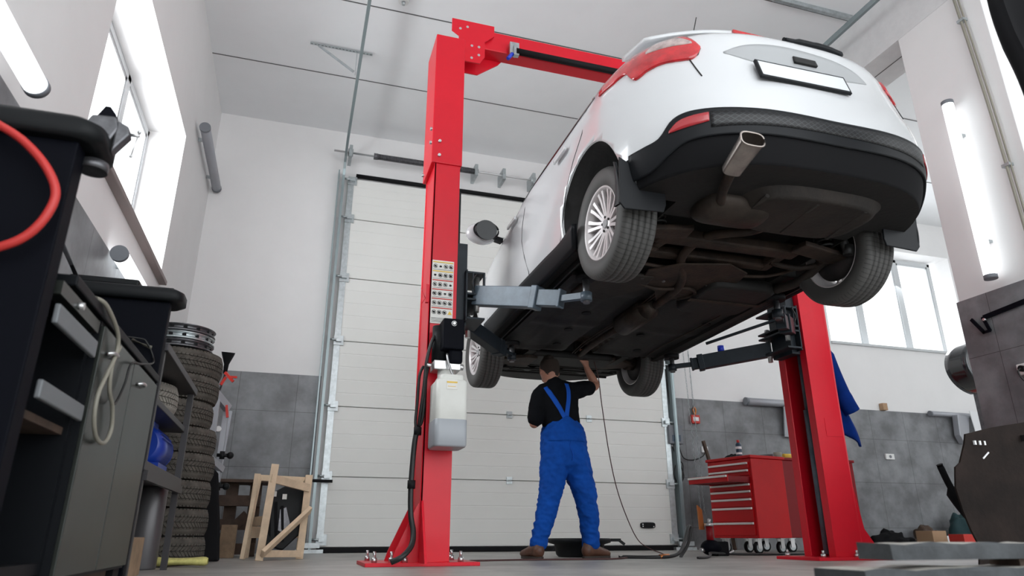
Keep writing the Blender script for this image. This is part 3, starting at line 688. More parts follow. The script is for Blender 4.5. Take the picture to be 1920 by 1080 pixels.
# arch lips
for y in (0, WB):
    for s in (-1, 1):
        pts = []
        for i in range(29):
            t = R(-12)+R(204)*i/28; yy = y+AR*math.cos(t); z = AZ+AR*math.sin(t)
            # outer body x at this y, z
            p, L = arc(max(.30,z)); xx = .9
            for q0, q1 in zip(p, p[1:]):
                if (q0[1]-yy)*(q1[1]-yy) <= 0 and abs(q1[1]-q0[1]) > 1e-9: xx = q0[0]+(q1[0]-q0[0])*(yy-q0[1])/(q1[1]-q0[1]); 
            pts.append((s*(xx-.006), yy, z))
        cb_(MB().tube(pts, .0035, 6), 'arch_lip', 'car_white')
# ---- bumper
zh = T([(-1.07,.47),(-.97,.472),(-.89,.485),(-.835,.545),(-.79,.568),(-.72,.576),(-.45,.562),(0,.548),(.45,.562),(.72,.576),(.79,.568),(.835,.545),(.89,.485),(.97,.472),(1.07,.47)])
def boff(a, z):
    if z > .462: return .012
    return .012
zl = T([(-1.07,.345),(-.93,.345),(-.84,.39),(-.76,.428),(-.6,.436),(0,.425),(.6,.436),(.76,.428),(.84,.39),(.93,.345),(1.07,.345)])
lb = cb_(patch(-1.07, 1.07, zl, zh, boff, 110, 14, .02), 'lower_bumper', 'car_black')
zg = T([(-.66,.553),(-.45,.545),(0,.532),(.45,.545),(.66,.553)])
cb_(patch(-.648, .648, .475, zg, .0155, 80, 3, .006), 'mesh_grille', 'hex_mesh', lb)
for s in (-1, 1):
    lo = T([(-.84,.488),(-.70,.500),(-.655,.506)]); hi = T([(-.84,.498),(-.80,.532),(-.74,.546),(-.655,.550)])
    if s == 1: lo_, hi_ = (lambda a: T([(.655,.506),(.70,.500),(.84,.488)])(a)), (lambda a: T([(.655,.550),(.74,.546),(.80,.532),(.84,.498)])(a))
    else: lo_, hi_ = lo, hi
    cb_(patch(s*.84 if s<0 else .655, -.655 if s<0 else .84, lo_, hi_, .018, 16, 3, .008), 'bumper_reflector', 'reflector_red', lb)
# ---- tail lamps
def mir(tab): return [(-a, z) for a, z in tab[::-1]]
lo_t = [(-1.24,1.02),(-1.12,1.005),(-1.0,1.00),(-.985,.955),(-.96,.915),(-.88,.935),(-.80,.942),(-.72,.928),(-.655,.922),(-.62,.95),(-.598,.99)]
hi_t = [(-1.24,1.045),(-1.12,1.075),(-1.0,1.105),(-.9,1.135),(-.8,1.155),(-.72,1.155),(-.66,1.12),(-.62,1.06),(-.598,1.0)]
cl_lo = [(-.86,1.06),(-.75,1.045),(-.66,1.03),(-.63,1.03)]; cl_hi = [(-.86,1.075),(-.80,1.125),(-.73,1.13),(-.68,1.10),(-.63,1.045)]
for s in (-1, 1):
    f = (lambda t: t) if s < 0 else mir
    A = sorted((s*1.24, s*.598)); C_ = sorted((s*.86, s*.63))
    tl = cb_(patch(A[0], A[1], T(f(lo_t)), T(f(hi_t)), .012, 50, 8, .016), 'tail_lamp', 'lamp_red')
    cb_(patch(C_[0], C_[1], T(f(cl_lo)), T(f(cl_hi)), .0145, 20, 4, .006), 'clear_lens', 'lamp_clear', tl)
    gp = MB(); gp.tube([SP(s*a, z, .001) for a, z in ((.598,.995),(.62,.95),(.655,.925),(.668,.93),(.655,.86),(.640,.79))], .0035, 6)
    cb_(gp, 'panel_gap', 'gap')
# ---- tailgate recess strip (underside shade painted grey), handle and plate
c0 = -.075
hi2 = T([(c0-.42,.955),(c0-.3,.985),(c0-.08,.998),(c0+.14,.985),(c0+.30,.955),(c0+.42,.915)]); lo2 = T([(c0-.42,.945),(c0-.28,.885),(c0-.04,.862),(c0+.2,.862),(c0+.34,.885),(c0+.42,.905)])
tt = cb_(patch(c0-.42, c0+.42, lo2, hi2, lambda a,z: .002+.03*max(0,min(1,(z-lo2(a))/(hi2(a)-lo2(a)+1e-6)))*max(0,1-((a-c0)/.42)**4), 50, 6, .03), 'tailgate_shaded_strip', 'trim_shade_grey')
cb_(patch(c0-.06, c0+.075, .905, .945, .027, 12, 3, .012), 'handle_recess', 'gap', tt)
P0 = SP(-.118, .806, .016); N0 = nrm(-.118,.806); U0 = Vector((1,0,0)); U0 = (U0-N0*U0.dot(N0)).normalized(); V0 = N0.cross(U0).normalized(); V0 = V0 if V0.z > 0 else -V0
def pl(w_, h_, d0, d1): 
    m = MB(); vs = [P0+U0*a*w_/2+V0*b*h_/2+N0*d for d in (d0,d1) for b in (-1,1) for a in (-1,1)]
    return m._add(vs, [(0,2,3,1),(4,5,7,6),(0,1,5,4),(2,6,7,3),(0,4,6,2),(1,3,7,5)], False)
npl = cb_(pl(.53,.125,-.012,.004), 'number_plate', 'car_black', bevel=.003)
cb_(pl(.505,.098,.003,.006), 'plate_face', 'plate_white', npl)
# ---- glass
cb_(patch(-.56,.56, 1.20, T([(-.56,1.34),(0,1.40),(.56,1.34)]), .004, 40, 8, .01), 'rear_window', 'glass_dark')
for s in (-1, 1):
    A = sorted((s*1.30, s*3.45)); hi3 = [(-3.45,1.10),(-3.0,1.30),(-2.4,1.42),(-1.8,1.42),(-1.5,1.33),(-1.30,1.13)]; hi3 = hi3 if s < 0 else mir(hi3)
    cb_(patch(A[0], A[1], 1.085, T(hi3), .004, 60, 6, .01), 'side_window', 'glass_dark')
    # door gaps and handles
    for q in ([(2.50,1.08),(2.535,.95),(2.60,.82),(2.63,.70),(2.58,.55),(2.50,.42),(2.49,.36)], [(1.42,1.08),(1.50,.92),(1.66,.80),(1.80,.66),(1.86,.52),(1.93,.38)], [(3.50,1.05),(3.56,.8),(3.56,.6),(3.52,.4)]):
        cb_(MB().tube([SP(s*a,z,.0005) for a,z in q], .0028, 6), 'panel_gap', 'gap')
    for a0 in (1.70, 2.68):
        h = cb_(patch(*sorted((s*a0, s*(a0+.19))), .935, .965, .030, 10, 3, .012), 'door_handle', 'car_white')
        h2 = MB().grid(lambda u,v: SP(s*(a0+.02+.15*u), .925+.055*v, .002+.0*u), 8, 3); cb_(h2, 'handle_cup', 'trim_shade_grey', h)
    # sill
    sill_hi = [(-3.62,.40),(-3.2,.40),(-2.6,.395),(-2.2,.39),(-1.9,.385),(-1.70,.41)]; sill_hi = sill_hi if s < 0 else mir(sill_hi)
    cb_(patch(*sorted((s*1.71, s*3.60)), .285, T(sill_hi), lambda a,z: .014, 60, 5, .03), 'sill_trim', 'car_black')
# ---- spoiler, wiper, antenna
def spo(u, v):
    x = -.66+1.24*u; q = (2*u-1)**2
    y = -.10-.40*v+.13*q*v+.05*q; z = 1.47-.075*v-.03*q
    return Vector((x,y,z))
m = MB(); m.grid(spo, 40, 8); m.grid(lambda u,v: spo(u,v)+Vector((0,0,-.030*(1-v*.2))), 40, 8)
for vv in (0,1): m.grid(lambda u,v: spo(u,vv)+Vector((0,0,-.030*(1-vv*.2)*v)), 40, 1)
for uu in (0,1): m.grid(lambda u,v: spo(uu,u)+Vector((0,0,-.030*(1-u*.2)*v)), 8, 1)
sp_ = cb_(m, 'spoiler', 'car_white')
cb_(MB().box(-.19,.06,-.503,-.49,1.368,1.392), 'brake_light', 'lamp_red', sp_)
wp = cb_(MB().tube(smoothpath([SP(-.05,1.165,.02),SP(.08,1.175,.03),SP(.22,1.17,.03),SP(.34,1.155,.02)]),[.012]*5+[.018]*5+[.02]*5+[.018]*3+[.008],8), 'rear_wiper', 'car_black')
cb_(MB().tube([(-.22,-.12,1.53),(-.24,-.26,1.68)], .003, 6), 'antenna', 'gap')
# ---- mirrors
for s in (-1, 1):
    X0 = s*.90
    m = MB().sphere((s*1.05,1.74,1.03), .115, 20, (1.12,.62,.80))
    mi = cb_(m, 'door_mirror', 'car_white')
    cb_(MB().cyl((s*1.03,1.672,1.03),(s*1.03,1.655,1.03),.088,.086,n=28), 'mirror_glass', 'glass_dark', mi)
    cb_(MB().bar((s*.88,1.74,.985),(s*.98,1.72,1.0),.05,.035), 'mirror_foot', 'car_black', mi)
    cb_(MB().tube([(s*1.03+.10*math.cos(a),1.665,1.03+.072*math.sin(a)) for a in [2*math.pi*i/28 for i in range(28)]],.008,6,closed=True), 'mirror_bezel', 'car_black', mi)
# ---- mud flaps
for s in (-1, 1):
    m = MB()
    top = []
    pts = []
    for i in range(14):
        t = R(168)+R(38)*i/13; pts.append((AR*math.cos(t)-.002, AZ+AR*math.sin(t)))
    def fl(u, v):
        i = u*13; k = int(min(12,i)); f_ = i-k; y = pts[k][0]+(pts[k+1][0]-pts[k][0])*f_; z = pts[k][1]+(pts[k+1][1]-pts[k][1])*f_
        return Vector((s*(.948-.02*abs(z-.4)), y-.055*v*(.35+.65*u), z-.01*v))
    m.grid(fl, 13, 3); m.grid(lambda u,v: fl(u,v)+Vector((-s*.012,0,0)), 13, 3)
    for vv in (0,1): m.grid(lambda u,v: fl(u,vv)+Vector((-s*.012*v,0,0)), 13, 1)
    m.prism([(0,0),(.025,-.03),(.24,-.02),(.255,.02),(.25,.13),(.10,.19),(.0,.24)], .012 , (s*.945,-.395,.225), (-s,0,0), (0,-.12,1))
    cb_(m, 'mud_flap', 'car_black', bevel=.004)
# ---- wheels
def tyre_prof(r=.316, w=.205, rim=.203):
    h = w/2; P = [(rim,-h*.84),(rim+.02,-h*.97),(rim+.055,-h*1.04),(r-.03,-h*1.0),(r-.012,-h*.90),(r-.004,-h*.76)]
    for g in (-.052,-.018,.018,.052): P += [(r-.001,g-.0045),(r-.008,g-.003),(r-.008,g+.003),(r-.001,g+.0045)]
    return P+[(r-.004,h*.76),(r-.012,h*.90),(r-.03,h*1.0),(rim+.055,h*1.04),(rim+.02,h*.97),(rim,h*.84)]
def make_wheel():
    m = MB().lathe([(.200,-.088),(.207,-.09),(.209,-.084),(.188,-.07),(.176,-.02),(.180,.05),(.190,.070),(.2085,.083),(.207,.090),(.198,.088),(.189,.076),(.183,.058)], (0,0,0), (-1,0,0), 64)
    for k in range(10):
        a = 2*math.pi*k/10
        def sp2(r, off): return (math.cos(a)*r-math.sin(a)*off, math.sin(a)*r+math.cos(a)*off)
        for j, (da) in enumerate((-1,1)):
            secs = []
            for r_, wd, c_, d_, th in ((.045,.018,.008,.052,.02),(.10,.017,.012,.060,.018),(.15,.018,.018,.068,.016),(.191,.021,.025,.078,.016)):
                y0, z0 = sp2(r_, da*c_-wd/2); y1, z1 = sp2(r_, da*c_+wd/2)
                secs.append([(-d_+th,y0,z0),(-d_+th,y1,z1),(-d_,y1,z1),(-d_,y0,z0)])
            for p, q in zip(secs, secs[1:]): m._add(p+q, [(0,1,5,4),(1,2,6,5),(2,3,7,6),(3,0,4,7)], False)
    m.lathe([(.0,.052),(.035,.055),(.052,.050),(.058,.035),(.058,.0)], (0,0,0), (-1,0,0), 32)
    wl = cb_(m, 'wheel', 'alloy')
    cb_(MB().lathe(tyre_prof(), (0,0,0), (-1,0,0), 96), 'tyre', 'tyre', wl)
    cb_(MB().lathe([(.0,.02),(.13,.02),(.14,.01),(.14,-.015),(.15,-.02),(.165,-.05),(0,-.06)], (0,0,0), (-1,0,0), 48), 'brake_drum', 'wheel_dark', wl)
    cb_(MB().cyl((-.052,0,0),(-.062,0,0),.026,.024,n=24), 'centre_cap', 'trim_shade_grey', wl)
    for k in range(5):
        a = 2*math.pi*(k+.5)/5; cb_(MB().cyl((-.045,.040*math.cos(a),.040*math.sin(a)),(-.060,.040*math.cos(a),.040*math.sin(a)),.0075,n=6), 'wheel_nut', 'wheel_dark', wl)
    return wl
wl = make_wheel(); wl.location = (-.77,0,.316); wl.rotation_euler = (R(-17),0,0)
for x, y, rz in ((-.77,WB,0),(.77,0,math.pi),(.77,WB,math.pi)):
    c_ = copy_tree(wl, car); c_.location = (x,y,.316); c_.rotation_euler = (R(20+40*x),0,rz)
# ---- underside
random.seed(5)
def U(m, name, mt, par=None, **k): return cb_(m, name, mt, par, **k)
# floor panels with pressed ribs
for x0, x1 in ((-.80,-.14),(.14,.80)):
    def fp(u, v, x0=x0, x1=x1):
        x = x0+(x1-x0)*u; y = .62+1.75*v; z = .285
        z -= .012*max(0, math.sin(y*9.0))**6 + .010*(abs(x-(x0+x1)/2) < .10)
        e = min(u,1-u,v,1-v); z += .015*max(0, 1-e/.05)
        return Vector((x,y,z))
    m = MB().grid(fp, 30, 70); fpn = U(m, 'floor_panel', 'under_dark')
    for k in range(4):
        cx = (x0+x1)/2+random.uniform(-.2,.2); cy = .9+k*.4
        U(MB().cyl((cx,cy,.275),(cx,cy,.268),.035,n=20), 'drain_plug', 'rubber', fpn)
    xm = x0+.05 if x0 < 0 else x1-.05
    U(MB().bar((xm,.60,.272),(xm,2.35,.272),.055,.035), 'chassis_rail', 'under_dark', fpn)
U(MB().bar((-.80,.42,.285),(-.80,2.28,.285),.012,.05), 'jacking_seam', 'gap'); U(MB().bar((.80,.42,.285),(.80,2.28,.285),.012,.05), 'jacking_seam', 'gap')
# tunnel and heat shield
def tn(u, v):
    x = -.15+.30*u; y = .35+2.0*v; z = .30+.09*math.sin(math.pi*u)+.004*math.sin(y*60)
    return Vector((x,y,z))
U(MB().grid(tn, 16, 100), 'heat_shield', 'heat_shield')
m = MB().prism([(-.20,.28),(.10,.20),(.30,.30),(.34,.50),(.18,.62),(.20,.78),(-.02,.90),(-.12,.74),(-.30,.66),(-.34,.42)], .012, (0,0,.262), (1,0,0), (0,1,0))
U(m, 'heat_shield', 'rust', bevel=.006)
m = MB().prism([(-.62,.52),(-.25,.50),(-.22,.72),(-.40,.98),(-.66,.92)], .03, (0,0,.255), (1,0,0), (0,1,0)); U(m, 'tank_shield', 'under_brown', bevel=.012)
# fuel tank
m = MB(); rbox(m, -.05+.20,.66,.46,.98,.225,.31,.09); U(m, 'fuel_tank', 'under_dark')
U(MB().bar((.12,.72,.221),(.68,.72,.221),.04,.005), 'tank_strap', 'rust')
# spare wheel well and rear floor
def well(u, v):
    r = .36*u; a = 2*math.pi*v; se = lambda q: math.copysign(abs(q)**.6, q); x = .10+1.15*r*se(math.cos(a)); y = -.46+.62*r*se(math.sin(a))
    k = min(1, max(0,(1-u)/.16)); z = .302-.055*(k*k*(3-2*k))
    return Vector((x,y,z))
m = MB().grid(well, 18, 48); U(m, 'spare_wheel_well', 'under_brown')
for k in range(3): U(MB().tube([(-.25+.3*k,-.62,.252),(-.22+.3*k,-.30,.250)],.012,6), 'well_rib', 'under_brown')
# exhaust
U(MB().tube(smoothpath([(-.40,-.45,.27),(-.49,-.60,.255),(-.535,-.75,.278)]), .024, 12), 'tail_pipe', 'rust')
m = MB(); prof = []
def ov(t, a): 
    rx, rz = .060, .034; e = .62
    p0 = Vector((-.535,-.74,.275)); p1 = Vector((-.555,-.935,.318)); c_ = p0.lerp(p1, t); k = .82+.18*t
    return c_+Vector((k*rx*math.copysign(abs(math.cos(a))**e,math.cos(a)), 0, k*rz*math.copysign(abs(math.sin(a))**e,math.sin(a))))
m.grid(lambda u,v: ov(u, 2*math.pi*v), 10, 36); m.grid(lambda u,v: ov(1-u*.55, 2*math.pi*v).lerp(Vector((-.545,-.84,.297)), .13), 6, 36)
et = U(m, 'exhaust_tip', 'exhaust_steel')
U(MB().tube([ov(1,2*math.pi*i/36)+Vector((0,-.002,0)) for i in range(36)], .005, 6, closed=True), 'tip_rim', 'exhaust_steel', et)
m = MB(); 
def muf(u, v):
    x = -.50+.42*u; a = 2*math.pi*v; k = (1-abs(2*u-1)**6)**.5
    return Vector((x, -.38+.13*k*math.cos(a), .29+.075*k*math.sin(a)))
U(m.grid(muf, 20, 32), 'rear_silencer', 'heat_shield')
U(MB().tube(smoothpath([(-.10,-.38,.29),(.0,-.30,.30),(.02,-.15,.32),(-.18,.02,.33),(-.20,.25,.30),(-.08,.45,.27),(-.02,.62,.25),(-.0,.95,.245)]), .027, 12), 'exhaust_pipe', 'rust')
U(MB().cyl((-.02,.95,.25),(-.02,1.02,.25),.028,.085,n=28).cyl((-.02,1.02,.25),(-.02,1.42,.25),.085,n=32).cyl((-.02,1.42,.25),(-.02,1.50,.25),.085,.028,n=28), 'centre_silencer', 'heat_shield')
U(MB().tube(smoothpath([(-.02,1.50,.25),(-.03,1.8,.25),(.0,2.1,.265),(.05,2.4,.29),(.03,2.55,.32)]), .026, 12), 'exhaust_pipe', 'rust')
U(MB().tube(smoothpath([(-.34,.62,.27),(-.15,.66,.25),(.05,.60,.25),(.16,.70,.255),(.10,.82,.26)]),.012,8), 'hand_brake_cable', 'rust')
# rear suspension
sf = MB().bar((-.48,.06,.33),(.48,.06,.33),.10,.07).bar((-.42,.30,.34),(.42,.30,.34),.08,.06).bar((-.40,.02,.33),(-.44,.34,.34),.07,.06).bar((.40,.02,.33),(.44,.34,.34),.07,.06)
rs = U(sf, 'rear_subframe', 'rust', bevel=.015)
for s in (-1, 1):
    U(MB().bar((s*.36,-.10,.285),(s*.70,-.05,.265),.12,.035).bar((s*.66,-.05,.28),(s*.69,.10,.31),.06,.06), 'lower_spring_arm', 'rust', bevel=.01)
    U(MB().tube(smoothpath([(s*.40,.20,.31),(s*.55,.15,.27),(s*.68,.08,.28)]),.018,8), 'lateral_link', 'rust')
    U(MB().tube(smoothpath([(s*.66,.52,.27),(s*.68,.30,.25),(s*.67,.08,.28),(s*.66,-.02,.30)]),[.03]*19,10), 'trailing_arm', 'under_brown')
    N = 84; cx, cy = s*.56, -.09
    U(MB().tube([(cx+.048*math.cos(2*math.pi*i/14),cy+.048*math.sin(2*math.pi*i/14),.285+.20*i/N) for i in range(N+1)],.0075,6), 'coil_spring', 'gap')
    U(MB().cyl((s*.66,-.16,.25),(s*.63,-.14,.50),.024,n=14).cyl((s*.66,-.16,.24),(s*.665,-.165,.30),.030,n=14), 'damper', 'gap')
    U(MB().cyl((s*.62,0,.316),(s*.70,0,.316),.06,n=20).box(min(s*.64,s*.69),max(s*.64,s*.69),-.06,.08,.26,.40), 'hub_carrier', 'rust', bevel=.01)
U(MB().tube(smoothpath([(-.62,.20,.30),(-.45,.36,.285),(0,.38,.28),(.45,.36,.285),(.62,.20,.30)]),.011,8), 'anti_roll_bar', 'rust')
# front end
m = MB(); rbox(m, -.40,.40,2.42,2.72,.255,.32,.05); U(m, 'front_subframe', 'under_dark')
for s in (-1, 1):
    U(MB().prism([(0,-.16),(.10,-.18),(.34,-.03),(.34,.05),(.10,.17),(0,.16)], .03, (s*.34,2.60,.265), (s,0,0), (0,1,0)), 'front_lower_arm', 'rust', bevel=.008)
    U(MB().tube([(s*.20,2.60,.34),(s*.66,2.648,.32)],.014,10).cyl((s*.20,2.6,.34),(s*.28,2.61,.337),.04,.03,n=16).cyl((s*.60,2.64,.322),(s*.66,2.648,.32),.035,.045,n=16), 'drive_shaft', 'gap')
    U(MB().bar((s*.44,2.3,.30),(s*.46,3.2,.33),.07,.09), 'chassis_leg', 'under_dark')
    U(MB().cyl((s*.62,2.648,.32),(s*.70,2.648,.32),.075,n=20), 'hub_carrier', 'rust')
U(MB().box(-.28,.05,2.50,2.95,.34,.55).box(-.22,.0,2.56,2.86,.31,.36), 'engine_block', 'under_dark', bevel=.02)
U(MB().box(.05,.38,2.55,2.95,.33,.52), 'gearbox', 'under_brown', bevel=.03)
def tray(u, v):
    x = -.55+1.10*u; y = 2.95+.45*v; return Vector((x,y,.30-.012*max(0,math.sin(x*22))**4+.02*v))
U(MB().grid(tray, 40, 8), 'bumper_undertray', 'car_black')
for k in range(3): U(MB().bar((-.62,2.78+.05*k*3,.275),(.62,2.78+.05*k*3,.275),.02,.02), 'radiator_support', 'under_dark')
for k in range(9): U(MB().cyl((-.64+k*.16,.56+.03*math.sin(k*2),.265),(-.64+k*.16,.56+.03*math.sin(k*2),.255),.012,n=8), 'underbody_bolt', 'steel_dark')
for x in (-.10,-.075,.60): U(MB().tube(smoothpath([(x,.55,.272),(x+.02,1.2,.268),(x,1.9,.268),(x+.05,2.35,.28)]),.005,6), 'brake_pipe', 'rust')
# ================================================================ mechanic
def remesh(name, parts, voxel, mat_, parent, smooth_it=3, fold=0, fscale=9, seed=0):
    """parts: list of polylines of (x,y,z,rx,ry); elliptical tubes with round ends merged into one surface"""
    m = MB()
    for P in parts:
        pts = [Vector(p[:3]) for p in P]
        dense = []
        for i in range(len(P)-1):
            a, b, c, d = P[max(i-1,0)], P[i], P[i+1], P[min(i+2,len(P)-1)]
            n = max(3, int((pts[i+1]-pts[i]).length/.018))
            for j in range(n):
                t = j/n; dense.append([.5*((2*b[k])+(c[k]-a[k])*t+(2*a[k]-5*b[k]+4*c[k]-d[k])*t*t+(3*b[k]-a[k]-3*c[k]+d[k])*t**3) for k in range(5)])
        dense.append(list(P[-1]))
        d0 = (Vector(dense[0][:3])-Vector(dense[1][:3])).normalized(); d1 = (Vector(dense[-1][:3])-Vector(dense[-2][:3])).normalized()
        def cap(e, d):
            r = min(e[3], e[4]); out = []
            for t in (30, 60, 82): 
                s_, c_ = math.sin(R(t)), math.cos(R(t)); out.append([*(Vector(e[:3])+d*r*.9*s_), e[3]*c_, e[4]*c_])
            return out
        seq = cap(dense[0], d0)[::-1]+dense+cap(dense[-1], d1)
        N = 20; vs = []; prev = Vector((1,0,0))
        for i, e in enumerate(seq):
            p = Vector(e[:3]); q0 = Vector(seq[max(i-1,0)][:3]); q1 = Vector(seq[min(i+1,len(seq)-1)][:3]); d = (q1-q0).normalized()
            a = prev-d*prev.dot(d); a = a.normalized() if a.length > .05 else frame(d)[0]; prev = a; b = d.cross(a)
            vs += [p+a*e[3]*math.cos(2*math.pi*k/N)+b*e[4]*math.sin(2*math.pi*k/N) for k in range(N)]
        L = len(seq)
        m._add(vs, [(i*N+k, i*N+(k+1)%N, (i+1)*N+(k+1)%N, (i+1)*N+k) for i in range(L-1) for k in range(N)]+[tuple(range(N))[::-1], tuple((L-1)*N+k for k in range(N))], True)
    o = m.build(name, mat_, parent)
    rm = o.modifiers.new('r','REMESH'); rm.mode = 'VOXEL'; rm.voxel_size = voxel; rm.use_smooth_shade = True
    if smooth_it: sm = o.modifiers.new('s','SMOOTH'); sm.factor = .5; sm.iterations = smooth_it
    bpy.context.view_layer.update(); dg = bpy.context.evaluated_depsgraph_get()
    me = bpy.data.meshes.new_from_object(o.evaluated_get(dg), depsgraph=dg); o.modifiers.clear(); o.data = me
    if not me.materials: me.materials.append(MATS[mat_])
    if fold:
        nv = [v.normal.copy() for v in me.vertices]
        for v, nn in zip(me.vertices, nv):
            c_ = v.co; q = Vector((c_.x*fscale+c_.z*fscale*.5, c_.y*fscale, c_.z*fscale*1.5+seed))
            v.co = c_+nn*fold*(.8-1.8*abs(noise.noise(q))+.5*noise.noise(q*2.7))
    for p in me.polygons: p.use_smooth = True
    return o
man = thing('person', 'person in blue bib overalls and black t-shirt reaching up under the raised car', 'person', (2.11,5.40,FL))
Lk, Rk = (1.985,5.385,.30), (2.275,5.36,.32)
def seg(*P): return [tuple(p) for p in P]
fingers = []
def hand(w, d, up, side, s):
    """w wrist, d direction of the fingers, up back of hand normal, side towards the thumb"""
    w, d, up, side = Vector(w), Vector(d).normalized(), Vector(up).normalized(), Vector(side).normalized(); out = []
    palm = w+d*.085
    out.append([(*w,.024,.019),(*(w+d*.045),.036,.017),(*palm,.040,.015)])
    for i, (ln, o_) in enumerate(((.070,.030),(.078,.010),(.073,-.010),(.058,-.029))):
        b = w+d*.082+side*o_; k1 = b+d*ln*.45-up*.006; k2 = k1+d*ln*.30-up*.016; k3 = k2+d*ln*.16-up*.020
        out.append([(*b,.0095,.009),(*k1,.0088,.0085),(*k2,.008,.0078),(*k3,.007,.0068)])
    b = w+d*.025+side*.026; out.append([(*b,.013,.012),(*(b+d*.025+side*.022-up*.006),.0105,.010),(*(b+d*.055+side*.030-up*.016),.0088,.0085)])
    return out
neck = (2.065,5.44,1.205)
head = [(2.06,5.45,1.19,.062,.064),(2.05,5.465,1.25,.062,.068),(2.04,5.475,1.30,.074,.090),(2.035,5.48,1.35,.078,.098),(2.03,5.475,1.40,.068,.086),(2.03,5.47,1.425,.045,.06)]
bparts = [head, [(2.035,5.55,1.31,.045,.03),(2.033,5.575,1.27,.030,.022)],           # face, chin
          [(2.033,5.575,1.345,.012,.012),(2.033,5.598,1.325,.014,.012),(2.033,5.59,1.315,.012,.010)],  # nose
          [(1.958,5.47,1.325,.008,.018),(1.953,5.465,1.30,.007,.012)], [(2.116,5.47,1.325,.008,.018),(2.121,5.465,1.30,.007,.012)],   # ears
          [neck+(.06,.06),(2.08,5.43,1.12,.12,.08),(2.09,5.43,1.0,.13,.09),(2.12,5.43,.85,.13,.09),(2.13,5.42,.72,.14,.10)],
          [(1.945,5.43,1.13,.045,.045),(1.90,5.42,1.0,.042,.042),(1.875,5.42,.87,.040,.040),(1.93,5.55,.93,.036,.036),(2.03,5.66,1.05,.030,.028),(2.07,5.70,1.12,.026,.022)],
          [(2.27,5.43,1.17,.046,.046),(2.40,5.50,1.215,.044,.044),(2.515,5.585,1.255,.038,.038),(2.49,5.60,1.33,.037,.036),(2.455,5.605,1.40,.028,.025),(2.445,5.605,1.43,.025,.020)],
          [(2.04,5.42,.66,.075,.08),Lk+(.055,.055),(1.885,5.42,-.09,.042,.045)],
          [(2.22,5.42,.66,.075,.08),Rk+(.055,.055),(2.335,5.41,-.09,.042,.045)]]
bparts += hand((2.07,5.70,1.12), (.15,.05,.6), (0,1,-.1), (1,0,0), 1)+hand((2.445,5.605,1.43), (-.25,.05,1), (0,1,0), (-1,0,.2), -1)
bdy = remesh('body', bparts, .0065, 'skin', man, 2)
for sx in (-1, 1):
    e = MB().sphere((2.033+sx*.028,5.566,1.352), .011, 12); e.build('eye', 'socket_white', bdy)
    MB().tube([(2.033+sx*.045,5.566,1.372),(2.033+sx*.028,5.574,1.377),(2.033+sx*.012,5.576,1.372)],.003,6).build('eyebrow', 'hair', bdy)
MB().tube([(2.012,5.583,1.293),(2.033,5.589,1.291),(2.054,5.583,1.293)],.004,6).build('mouth', 'sticker_red', bdy)
hair = [[(2.047,5.425,1.295,.060,.030),(2.043,5.435,1.335,.074,.075),(2.035,5.455,1.37,.082,.098),(2.03,5.468,1.405,.073,.090),(2.03,5.468,1.43,.050,.066)]]
remesh('hair', hair, .008, 'hair', man, 2, .0025, 60)
tee = [[(2.065,5.435,1.205,.075,.075),(2.085,5.43,1.17,.115,.095),(2.09,5.425,1.11,.175,.118),(2.095,5.425,1.02,.175,.122),(2.11,5.425,.92,.165,.122),(2.125,5.425,.80,.165,.125),(2.13,5.42,.72,.16,.12)],
       [(2.05,5.43,1.165,.07,.07),(1.955,5.43,1.115,.078,.078),(1.905,5.42,1.01,.070,.072),(1.882,5.415,.90,.064,.066)],
       [(2.12,5.43,1.175,.07,.07),(2.25,5.43,1.165,.075,.072),(2.35,5.475,1.195,.068,.066),(2.425,5.52,1.215,.062,.060)]]
ts = remesh('t_shirt', tee, .009, 'tshirt', man, 2, .006, 8, 3)
ov_ = [[(2.125,5.425,.90,.125,.105),(2.125,5.422,.84,.178,.135),(2.13,5.42,.76,.188,.142),(2.135,5.415,.66,.20,.150),(2.135,5.41,.585,.19,.148)],
       [(2.06,5.41,.66,.11,.145),(2.035,5.405,.52,.108,.128),(2.015,5.395,.40,.098,.105),(1.985,5.385,.28,.085,.090),(1.945,5.395,.12,.074,.080),(1.905,5.41,-.02,.066,.074),(1.895,5.412,-.06,.066,.074)],
       [(2.21,5.41,.66,.11,.145),(2.235,5.40,.52,.110,.130),(2.265,5.38,.40,.100,.105),(2.285,5.365,.30,.088,.092),(2.315,5.38,.14,.076,.082),(2.330,5.40,-.02,.068,.076),(2.335,5.405,-.06,.068,.076)]]
ovr = remesh('overalls', ov_, .009, 'overall_blue', man, 2, .012, 10, 9)
